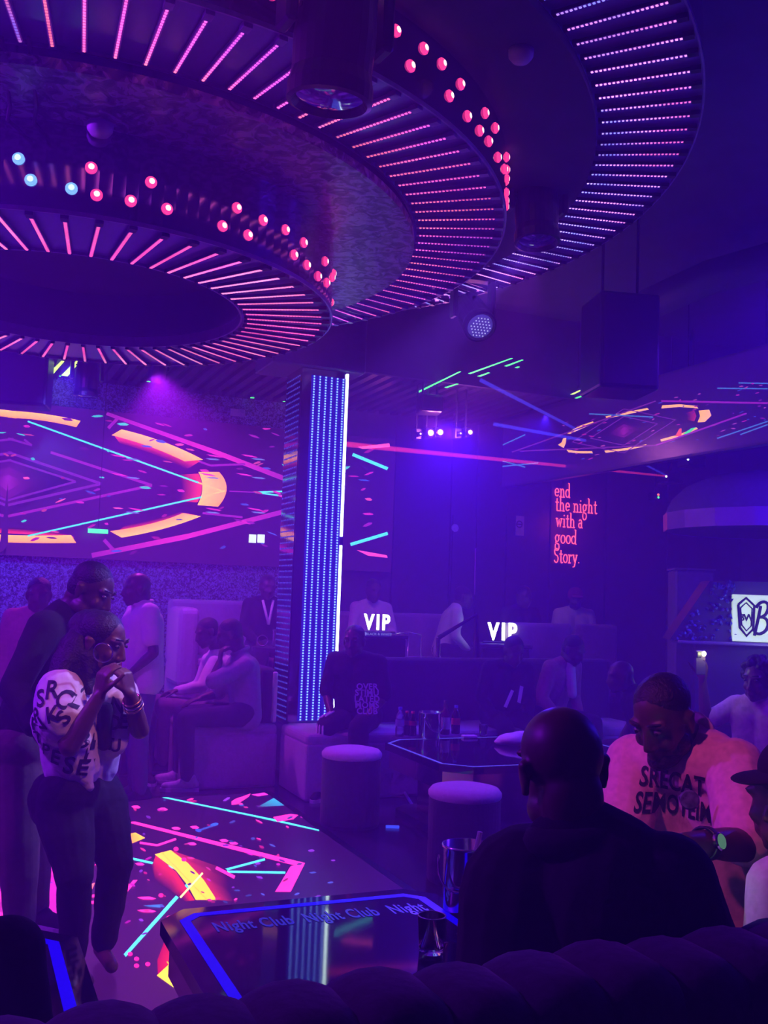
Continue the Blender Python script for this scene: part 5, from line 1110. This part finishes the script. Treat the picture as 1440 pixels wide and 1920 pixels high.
# --- the dancing couple
Jm = pxj(pelvis=(42, 1405, 4.32), hipR=(36, 1412, 4.22), hipL=(46, 1410, 4.42), kneeR=(36, 1575, 4.18), kneeL=(58, 1570, 4.48), ankleR=(38, 1722, 4.26), ankleL=(66, 1700, 4.52), toeR=(90, 1740, 4.2), toeL=(118, 1715, 4.45),
         neck=(120, 1150, 4.32), head=(172, 1108, 4.30), shR=(84, 1178, 4.14), shL=(128, 1168, 4.48), elR=(26, 1290, 4.02), wrR=(64, 1365, 3.92), elL=(150, 1285, 4.52), wrL=(118, 1345, 4.30))
for k in ('ankleR', 'ankleL'): Jm[k].z = .11
figure('tall man in a black jacket leaning over the dancing woman', Jm, M_SKIN, dict(mat=M_BLKCLOTH, sleeve='long', name='jacket', hem=.1, r=1.06), dict(mat=cloth('olive_cargo_cloth', (.15, .10, .08)), name='cargo_trousers', w=1.15), cloth('dark_shoe', (.02, .02, .025)),
       look=(.86, -.22, -.42), up=(.25, 0, 1), vox=.007, hair=('crop', M_HAIR), hands={'R': (V((.65, -.1, -.7)), V((.5, .6, .2)), .35), 'L': (V((-.4, -.4, -.6)), V((.3, -.9, .1)), .35)}, b=1.06, eyes=True)
Jw = pxj(pelvis=(150, 1488, 4.02), hipR=(122, 1508, 3.92), hipL=(178, 1502, 4.12), kneeR=(140, 1640, 3.84), kneeL=(216, 1615, 4.02), ankleR=(138, 1762, 3.95), ankleL=(196, 1748, 4.12), toeR=(180, 1800, 3.8), toeL=(222, 1800, 3.92),
         neck=(162, 1268, 4.02), head=(192, 1205, 4.0), shR=(112, 1300, 3.88), shL=(222, 1300, 4.14), elR=(130, 1400, 3.74), wrR=(186, 1305, 3.76), elL=(262, 1368, 4.02), wrL=(244, 1302, 3.90))
for k in ('ankleR', 'ankleL'): Jw[k].z = .11
def wtop(bm):
    q = lambda x, y, d: at(x, y, d)
    capsule(bm, Jw['shR'], .098, q(118, 1350, 3.80), .098); capsule(bm, q(108, 1355, 3.88), .10, q(140, 1432, 3.90), .075); capsule(bm, q(140, 1432, 3.90), .072, q(166, 1474, 3.90), .024)
    capsule(bm, Jw['shL'], .08, q(236, 1335, 4.06), .07); capsule(bm, q(215, 1330, 4.04), .06, q(212, 1405, 4.0), .035); capsule(bm, q(226, 1320, 4.02), .05, q(222, 1400, 3.98), .03)
def wbot(bm):
    capsule(bm, at(112, 1500, 3.98), .125, at(160, 1505, 4.06), .13); capsule(bm, at(120, 1520, 3.93), .115, Jw['kneeR'], .075); capsule(bm, at(188, 1515, 4.08), .11, Jw['kneeL'], .072)
wt = figure('dancing woman in a white lettered shirt and black leggings', Jw, M_SKINM, dict(mat=M_WHITE, sleeve='short', hem=.75, r=1.0, sl=.5, hw=.06), dict(mat=M_BLKCLOTH, name='leggings', r=.98), None,
       look=(.93, -.24, -.26), up=(.25, -.05, 1), vox=.006, hair=('long', M_HAIR), extra={'top': wtop, 'bottom': wbot}, hands={'R': (V((.15, -.05, 1)), V((.6, .75, -.1)), .75), 'L': (V((-.3, -.1, 1)), V((-.5, .3, -.2)), .95)}, eyes=True, handsize=.95, fold=.02)
bm = bmesh.new()
for (x, y, d), (x2, y2, d2), r0, r1 in (((145, 1215, 3.98), (112, 1272, 3.90), .072, .055), ((112, 1268, 3.90), (104, 1300, 3.82), .045, .02), ((168, 1235, 3.95), (166, 1295, 3.89), .045, .02), ((170, 1195, 4.04), (135, 1260, 4.0), .085, .075), ((135, 1250, 4.02), (112, 1310, 3.99), .07, .03), ((160, 1180, 4.05), (160, 1270, 3.94), .08, .05), ((180, 1176, 4.03), (198, 1172, 4.0), .08, .06)):
    capsule(bm, at(x, y, d), r0, at(x2, y2, d2), r1)
blob('long_hair', bm, .008, M_HAIR, wt, 3, .03)
bm = bmesh.new(); hc = at(193, 1224, 3.86); tube(bm, [hc + V((.037 * math.cos(a), -.008 * math.sin(a), .037 * math.sin(a))) for a in [2 * pi * i / 24 for i in range(25)]], .0026, 6); from_bm('hoop_earring', bm, M_CHROME, wt, smooth=True)
for f_, r_, mm in ((.16, .034, M_GOLD), (.25, .036, M_CHROME), (.33, .037, M_GOLD)):
    c = lerp(Jw['wrL'], Jw['elL'], f_); ax = (Jw['elL'] - Jw['wrL']).normalized(); o = ax.orthogonal().normalized(); o2 = ax.cross(o); bm = bmesh.new()
    tube(bm, [c + (o * math.cos(a) + o2 * math.sin(a)) * r_ for a in [2 * pi * i / 20 for i in range(21)]], .005, 6); from_bm('bangle', bm, mm, wt, smooth=True)
bm = bmesh.new(); capsule(bm, at(198, 1330, 3.955), .03, at(195, 1395, 3.955), .028); blob('black_inner_top', bm, .008, M_BLKCLOTH, wt, 2)
Xw, Yw = V((1, .1, 0)), V((0, -.05, 1))
for body, x, y, sz, ro in (('D', 208, 1362, .085, -.1), ('E', 226, 1360, .08, -.1), ('T', 200, 1402, .07, 0), ('U', 211, 1404, .075, 0), ('N', 214, 1330, .085, -.1), ('E', 113, 1412, .085, -.25), ('S', 137, 1428, .10, -.2), ('E', 160, 1435, .09, -.2), ('L', 170, 1415, .08, -.2), ('B', 160, 1385, .08, -.1), ('I', 175, 1392, .085, -.1),
                           ('R', 112, 1285, .09, .1), ('S', 92, 1300, .085, .3), ('C', 135, 1300, .085, -.4), ('L', 158, 1300, .095, -.5), ('P', 85, 1330, .08, .5), ('K', 120, 1325, .085, .3), ('S', 140, 1330, .08, .9), ('F', 75, 1350, .07, .2), ('V', 100, 1345, .08, 1.2), ('T', 82, 1375, .07, .1), ('P', 95, 1398, .07, -.2)):
    print_on('printed_letter', body, Jw['_shirt'], at(x, y, 3.9), Xw, Yw, sz * .95, M_LETTER, wt, .022, rot=ro, cuts=1)

# --- man in the pink shirt
Jp = pxj(pelvis=(1345, 1745, 3.06), hipR=(1310, 1750, 3.10), hipL=(1375, 1755, 2.96), neck=(1292, 1398, 2.93), head=(1243, 1346, 2.83), shR=(1190, 1432, 3.02), shL=(1378, 1442, 2.78), elR=(1168, 1570, 2.86), wrR=(1215, 1660, 2.66), elL=(1404, 1585, 2.60), wrL=(1285, 1580, 2.42))
fd = -E1
for S_, o in (('R', .13), ('L', -.13)):
    k = Jp['pelvis'] + fd * .40 + E2 * (o); Jp['knee' + S_] = V((k.x, k.y, .50)); a = Jp['pelvis'] + fd * .30 + E2 * o; Jp['ankle' + S_] = V((a.x, a.y, .08)); Jp['toe' + S_] = Jp['ankle' + S_] + fd * .15
Jp['pelvis'].z = .56; Jp['hipL'].z = Jp['hipR'].z = .55
M_PINK = cloth('pink_sweatshirt', (.80, .36, .52))
pt = figure('man in a pink lettered sweatshirt looking down, wearing a watch', Jp, M_SKIN, dict(mat=M_PINK, sleeve='short', sl=.88, hem=0, r=1.12, rs=1.05, collar=cloth('pale_pink_rib', (.55, .35, .42))), dict(mat=M_NAVY), cloth('dark_shoe', (.02, .02, .025)),
       look=(-.60, -.52, -.48), up=(-.15, -.15, 1), vox=.006, b=1.12, hs=.97, hair=('beard', M_HAIR), extra={'beard': 1}, eyes=True, hands={'L': (V((-1, -.2, -.1)), V((0, .3, -1)), .5)})
Xp = (Jp['shL'] - Jp['shR']).normalized(); Xp = V((1, -.42, -.06)); Yp = V((-.05, .10, 1)); Yp = (Yp - Xp.normalized() * Yp.dot(Xp.normalized()))
for body, x, y, sz, sp_ in (('SRECAT', 1250, 1474, .076, .66), ('SEMOTEIM', 1254, 1524, .076, .56)):
    print_on('printed_lettering', body, Jp['_shirt'], at(x, y, 2.72), Xp, Yp, sz, M_LETTER, pt, .022, 1.04, cuts=2, sx=sp_)
bm = bmesh.new(); c = at(1293, 1500, 2.66)
lathe(bm, [(0, .006), (.022, .005), (.026, 0)], 18, basis(c, V(Xp).normalized(), V(Yp).normalized(), V(Xp).normalized().cross(V(Yp).normalized())))
o = from_bm('round_badge', bm, mat('grey_print_badge', (.16, .13, .22), .35, .3, var=.6, scale=60), pt)
c = lerp(Jp['wrL'], Jp['elL'], .30); ax = (Jp['elL'] - Jp['wrL']).normalized(); o_ = V((0, -1, .35)); o_ = (o_ - ax * o_.dot(ax)).normalized(); o2 = ax.cross(o_)
bm = bmesh.new()
for dx in (-.008, -.003, .003, .008): tube(bm, [c + ax * dx + (o_ * math.cos(a) + o2 * math.sin(a)) * .038 for a in [2 * pi * i / 20 for i in range(21)]], .004, 6)
wb = from_bm('watch_strap', bm, M_PLASTIC, pt, smooth=True)
bm = bmesh.new(); lathe(bm, [(.021, 0), (.022, .008), (.019, .012), (0, .012)], 22, basis(c + o_ * .034, ax, o2, o_)); wf = from_bm('watch_case', bm, M_CHROME, pt)
bm = bmesh.new(); lathe(bm, [(.018, .0125), (0, .013)], 22, basis(c + o_ * .034, ax, o2, o_)); bm.transform(PM[pt.name].inverted()); from_bm('watch_face', bm, mat('pale_green_dial', (.3, .6, .4), .2, emit=(.05, .16, .08), es=1, var=0), wf, world=False)
lamp('arm_green_fill', 'POINT', at(1262, 1625, 2.32), (.55, 1.0, .5), .25, .03)  # unseen green light added for the forearm, no device modelled there

# --- bald man in black seen from behind
Jb = {}
Jb['pelvis'] = rm(1.14, 1.74, .57)
for S_, o in (('L', -1), ('R', 1)):
    Jb['hip' + S_] = Jb['pelvis'] + E1 * o * .10 + E2 * .02; Jb['knee' + S_] = Jb['pelvis'] + E1 * o * .15 + E2 * .33 + V((0, 0, -.05)); Jb['ankle' + S_] = Jb['pelvis'] + E1 * o * .15 + E2 * .26 + V((0, 0, -.49)); Jb['toe' + S_] = Jb['ankle' + S_] + E2 * .15
Jb.update(pxj(neck=(1080, 1560, 1.99), head=(1052, 1440, 2.03), shL=(1010, 1668, 2.05), shR=(1252, 1652, 1.92), elL=(946, 1818, 2.16), elR=(1338, 1830, 1.98), wrL=(985, 1850, 2.32), wrR=(1240, 1860, 2.2)))
bt = figure('bald man in a black jacket seen from behind in the foreground', Jb, M_SKIN, dict(mat=M_BLKCLOTH, sleeve='long', name='jacket', r=1.10, hem=0, rs=1.08), dict(mat=M_BLKCLOTH), cloth('dark_shoe', (.02, .02, .025)), look=(-.20, .96, -.12), up=(-.10, .05, 1), vox=.006, b=1.18, hs=1.04, fold=.010)
bm = bmesh.new(); ax = V((-.12, .1, 1)).normalized(); c = Jb['neck'] + V((0, -.005, -.01)); o = ax.orthogonal().normalized(); o2 = ax.cross(o)
tube(bm, [c + (o * math.cos(a) + o2 * math.sin(a)) * .078 for a in [2 * pi * i / 24 for i in range(25)]], .028, 10); from_bm('jacket_collar', bm, M_BLKCLOTH, bt, smooth=True)

# --- people at the right edge and the bottom left corner
def seat(label, loc, rz, lean=.15, s=1.0, seat_h=.47, arms=None, z=0.0, **k):
    J = place(local_pose('sit', lean, arms, seat_h, s), V((loc[0], loc[1], z)), rz); yaw = k.pop('yaw', 0.0); dz = k.pop('dz', -.15); k.setdefault('look', fdir(rz, dz, yaw))
    figure(label, J, **k); return J
def stand(label, loc, rz, lean=.0, s=1.0, arms=None, z=0.0, **k):
    J = place(local_pose('stand', lean, arms, 0, s), V((loc[0], loc[1], z)), rz); yaw = k.pop('yaw', 0.0); dz = k.pop('dz', -.1); k.setdefault('look', fdir(rz, dz, yaw))
    figure(label, J, **k); return J
SHOE = cloth('dark_shoe', (.02, .02, .025)); WSHOE = cloth('white_sneaker', (.62, .55, .66))
LILAC = cloth('pale_lilac_cloth', (.55, .42, .62)); GREY = cloth('grey_shirt_cloth', (.26, .22, .32)); ROSE = cloth('rose_jacket_cloth', (.45, .16, .26)); REDC = cloth('red_cloth', (.5, .05, .05))
c = at(1522, 1500, 2.50)
Jc = seat('person in a black cap with dark curly hair at the right edge', (c.x + .05, c.y, 0), pi / 2 + .2, .12, .90, top=dict(mat=M_BLKCLOTH, sleeve='short'), bottom=dict(mat=M_NAVY), shoes=SHOE, vox=.008, hair=('curly', M_HAIR, 3), hands=None)
hm = Jc['_H']; bm = bmesh.new(); ellip(bm, hm, (0, -.012, .07), (.10, .115, .085)); hb = blob('cap', bm, .008, M_BLKCLOTH, Jc['_t'], 2)
bm = bmesh.new(); ellip(bm, hm, (0, .11, .065), (.070, .070, .010), 3); bm.transform(PM[Jc['_t'].name].inverted()); from_bm('brim', bm, M_BLKCLOTH, hb, world=False, smooth=True)
c = rm(1.95, 1.70)
seat('person in a pale lilac top at the bottom right edge, only a shoulder showing', (c.x, c.y, 0), TH + .2, .30, .95, .42, top=dict(mat=LILAC, sleeve='short', r=1.1), bottom=dict(mat=M_NAVY), shoes=SHOE, vox=.009, hair=('crop', M_HAIR))
c = rm(-.045, 1.83)
seat('person in black at the bottom left corner, only a dark shoulder showing', (c.x, c.y, 0), TH, .42, .92, .42, top=dict(mat=M_BLKCLOTH, sleeve='long', r=1.05), bottom=dict(mat=M_BLKCLOTH), shoes=SHOE, vox=.010, hair=('crop', M_HAIR))

# --- white polo man, red-sleeved person, far-left person
c = at(256, 1480, 7.3)
stand('man in a white polo shirt standing behind the dancing couple', (c.x, c.y, 0), pi / 2 + .5, .10, .96, arms={'elL': (-.25, -.02, 1.12), 'wrL': (-.20, .14, .98), 'elR': (.25, -.06, 1.12), 'wrR': (.22, .04, .87)}, top=dict(mat=M_WHITE, sleeve='short', r=1.18, hw=.085, hem=-.25, collar=M_WHITE), bottom=dict(mat=cloth('slate_trousers', (.10, .09, .16))), shoes=SHOE, vox=.010)
bench('dark_bench', 'dark bench mostly hidden behind the dancing couple', (-.6, 8.35, 0), (1.55, 8.98, .45), None, None, m=M_SOFAD)
c = rm(1.33, 8.5); seat('seated person with a bright red sleeve behind the white polo shirt', (c.x, c.y, 0), pi + TH, .15, .95, top=dict(mat=REDC, sleeve='short'), bottom=dict(mat=M_NAVY), shoes=SHOE, vox=.012, hair=('crop', M_HAIR))
c = at(50, 1500, 7.0); stand('person in a dusky pink top behind the tall dancer at the left edge', (c.x, c.y, 0), pi + .3, .25, .93, top=dict(mat=ROSE, sleeve='long'), bottom=dict(mat=M_NAVY), shoes=SHOE, vox=.013, hair=('crop', M_HAIR))

# --- pair on the bench left of the column
Jg = pxj(pelvis=(462, 1338, 7.95), hipL=(455, 1342, 7.84), hipR=(452, 1338, 8.06), kneeL=(348, 1346, 7.72), kneeR=(340, 1338, 8.05), neck=(452, 1228, 7.92), head=(430, 1190, 7.90), shL=(462, 1248, 7.76), shR=(440, 1244, 8.08), elL=(398, 1278, 7.62), wrL=(412, 1240, 7.70), elR=(408, 1300, 8.02), wrR=(374, 1310, 7.92))
for S_, x, d in (('L', 352, 7.70), ('R', 336, 8.02)):
    q = at(x, 1450, d); Jg['ankle' + S_] = V((q.x, q.y, .08)); Jg['toe' + S_] = V((q.x - .15, q.y - .03, .03))
figure('seated man in a grey shirt and white sneakers with hand at chin', Jg, M_SKIN, dict(mat=GREY, sleeve='short', sl=.95, r=1.06, hem=-.1, collar=GREY), dict(mat=M_NAVY), WSHOE, look=(-.92, -.12, -.30), up=(-.1, 0, 1), vox=.009, hair=('crop', M_HAIR), hands={'L': (V((.1, .1, 1)), V((.6, .3, 0)), .9)})
Ja = pxj(pelvis=(428, 1335, 8.62), hipL=(420, 1340, 8.5), hipR=(418, 1336, 8.74), kneeL=(305, 1322, 8.38), kneeR=(296, 1316, 8.62), neck=(408, 1222, 8.55), head=(388, 1186, 8.44), shL=(402, 1242, 8.40), shR=(392, 1238, 8.70), elL=(378, 1288, 8.26), wrL=(336, 1294, 8.22), elR=(372, 1286, 8.7), wrR=(330, 1296, 8.6))
for S_, x, d in (('L', 306, 8.36), ('R', 298, 8.6)):
    q = at(x, 1440, d); Ja['ankle' + S_] = V((q.x, q.y, .08)); Ja['toe' + S_] = V((q.x - .15, q.y - .03, .03))
figure('seated man in white long sleeves beside the grey-shirted man', Ja, M_SKIN, dict(mat=M_WHITE, sleeve='long', r=1.0), dict(mat=cloth('dusty_trousers', (.22, .15, .24))), SHOE, look=(-.75, -.45, -.3), up=(-.1, 0, 1), vox=.010, hair=('crop', M_HAIR))

# --- people round the bottle table
OV = rm(2.98, 7.40)
Jo = seat('seated man in a dark shirt with white bubble lettering and striped trousers', (OV.x, OV.y, 0), math.radians(165), .30, .98, .49, top=dict(mat=M_BLKCLOTH, sleeve='short', sl=.9, r=1.12), bottom=dict(mat=M_BLKCLOTH, w=1.15), shoes=SHOE, vox=.009, hair=('crop', M_HAIR), dz=-.1, eyes=True)
Xo = V((1, .27, 0)).normalized(); Yo = V((.0, .3, 1))
M_LIL = mat('lilac_print', (.55, .38, .68), .7)
for i, (body, w) in enumerate((('OVER', 1.0), ('STIMU', .92), ('LATED', .95), ('MOMS', 1.0), ('CLUB', 1.05))):
    print_on('chest_lettering', body, Jo['_shirt'], at(688, 1288 + i * 11.5, 7.3), Xo, Yo - Xo * Yo.dot(Xo), .062, M_LIL, Jo['_t'], .03, 1.05, cuts=1)
for dx in (-.03, 0, .03):
    bm = bmesh.new(); kn, an, hp = Jo['kneeR'], Jo['ankleR'], Jo['hipR']; out = (Jo['hipR'] - Jo['hipL']).normalized(); fwd = fdir(math.radians(165))
    tr = bmesh.new(); tr.from_mesh(Jo['_trousers'].data); tr.transform(PM[Jo['_t'].name]); bv = BVHTree.FromBMesh(tr); tr.free(); pts = []
    for i in range(15):
        f = i / 14; p = lerp(hp, kn, .55 + f * .9) if f < .5 else lerp(kn, an, (f - .5) * 1.9)
        dr = (V((0, 0, .8)) + fwd * .35 + out * .35).normalized() if f < .5 else (fwd * .9 + out * .35).normalized(); sdr = out; src = p + dr * .3 + sdr * dx; h = bv.ray_cast(src, -dr, .5)
        if h[0] is not None: pts.append(h[0] + dr * .003)
    if len(pts) > 2: tube(bm, pts, .008, 6)
    from_bm('side_stripe', bm, M_WHITE, Jo['_t'], smooth=True)
c = rm(4.28, 7.42)
Js = seat('seated person in a dark suit with white lapel edges at the bottle table', (c.x, c.y, 0), pi + TH - .1, .42, .95, .49, top=dict(mat=M_BLKCLOTH, sleeve='long', name='jacket'), bottom=dict(mat=M_BLKCLOTH), shoes=SHOE, vox=.011, hair=('crop', M_HAIR), dz=-.4)
for s_ in (-1, 1):
    print_on('white_lapel', 'I', Js['_shirt'], at(958 + s_ * 11 + 6, 1308 - s_ * 4, 7.7), V((1, .3, 0)), V((-.28 if s_ > 0 else .0, .2, 1)), .20, M_WHITE, Js['_t'], .02, rot=-.45)
c = rm(4.74, 7.42)
Jk = seat('seated person in a rose jacket over a white tee leaning on the bottle table', (c.x, c.y, 0), pi + TH + .35, .45, .97, .49, top=dict(mat=ROSE, sleeve='long', name='jacket'), bottom=dict(mat=M_NAVY), shoes=SHOE, vox=.010, hair=('crop', M_HAIR), dz=-.5)
f_ = fdir(pi + TH + .35); bm = bmesh.new(); capsule(bm, Jk['neck'] + f_ * .055 + V((0, 0, -.02)), .05, Jk['neck'] + f_ * .09 + V((0, 0, -.26)), .04); blob('white_tee', bm, .010, M_WHITE, Jk['_t'], 2)
c = at(1228, 1330, 7.6); seat('bald person whose head top shows behind the man in pink', (c.x, c.y, 0), pi / 2, .45, .92, .40, top=dict(mat=M_BLKCLOTH, sleeve='short'), bottom=dict(mat=M_NAVY), shoes=SHOE, vox=.014)
bm = bmesh.new(); t = thing('pouf', 'dark pouf hidden under the bald person behind the man in pink', 'pouf', (c.x, c.y, 0), 0, 'round velvet poufs'); lathe(bm, [(0, 0), (.2, 0), (.2, .33), (.17, .36), (0, .365)], 28); from_bm('body', bm, M_SOFAD, t, world=False)
# person filming with a lit phone
c = rm(4.52, 4.66)
Jf = seat('person in a pale pink shirt holding up a phone with its light on', (c.x, c.y, 0), pi / 2 + .75, .12, .92, .47, arms={'elR': (.30, .16, .93), 'wrR': (.33, .20, 1.19)}, top=dict(mat=cloth('pale_pink_shirt', (.70, .45, .62)), sleeve='short', sl=.75, collar=MATS['pale_pink_shirt']), bottom=dict(mat=M_NAVY), shoes=SHOE, vox=.009, skin=M_SKINM, hair=('curly', M_HAIR, 8), dz=-.1, eyes=True, hands={'R': (V((0, 0, 1)), V((-.7, -.6, 0)), .6)})
w = Jf['wrR']; ph = thing('phone', 'phone with a bright white light held up at right', 'phone', w + V((-.03, -.05, .06)), pi + .3)
bm = bmesh.new(); rbox(bm, (-.036, -.005, -.03), (.036, .005, .12), .004, 1); from_bm('body', bm, mat('lilac_phone_case', (.12, .08, .16), .4), ph, world=False)
bm = bmesh.new(); ellip(bm, Matrix(), (-.02, .008, .10), (.016, .008, .016), 2); from_bm('flash', bm, mat('warm_white_flash', (1, .9, .7), .3, emit=(1, .85, .55), es=8, var=0), ph, world=False)
bm = bmesh.new(); rbox(bm, (.0, .005, .075), (.028, .008, .112), .003, 1); from_bm('camera_bump', bm, M_PLASTIC, ph, world=False)
lamp('phone_flash_light', 'POINT', PM[ph.name] @ V((-.02, .05, .10)), (1, .85, .6), .35, .01)

# --- dim figures on the platform
bench('club_sofa', 'pale sofa on the platform right of the column', (3.55, 9.45, .45), (5.15, 10.1, .88), ((3.55, 10.0, .8), (5.15, 10.2, 1.35)), M_SOFA)
for u, v, rz, lab, tm, lean, hr in ((2.86, 9.75, pi + TH, 'person in a dark jacket over a pale V-neck behind the high table', M_BLKCLOTH, .1, 'crop'), (4.02, 9.72, pi + TH, 'person in a pale vest seated behind the left VIP letters', LILAC, .05, 'crop'),
                               (4.86, 9.70, TH - 1.9, 'person in a loose white shirt leaning beside the sloping handrail', M_WHITE, .35, 'crop'), (5.75, 9.62, pi + TH, 'dim dark-clothed person seated behind the right VIP letters', M_BLKCLOTH, .2, 'crop'),
                               (6.48, 9.62, pi + TH - .4, 'dim person in a dark red cap and white top on the far sofa', M_WHITE, .2, 'cap')):
    c = rm(u, v); J = seat(lab, (c.x, c.y, 0), rz, lean, .96, .44, z=.45, top=dict(mat=tm, sleeve='long'), bottom=dict(mat=M_NAVY), shoes=SHOE, vox=.014, hair=(hr, M_HAIR if hr == 'crop' else cloth('dark_red_cap', (.3, .03, .06))))
    if u == 2.86:
        for s_ in (-1, 1): bm = bmesh.new(); f_ = fdir(rz); sd = V((f_.y, -f_.x, 0)); a = J['neck'] + f_ * .085 + sd * s_ * .055; tube(bm, [a, J['neck'] + f_ * .14 + V((0, 0, -.24))], .014, 6); from_bm('pale_neckline', bm, M_WHITE, J['_t'], smooth=True)
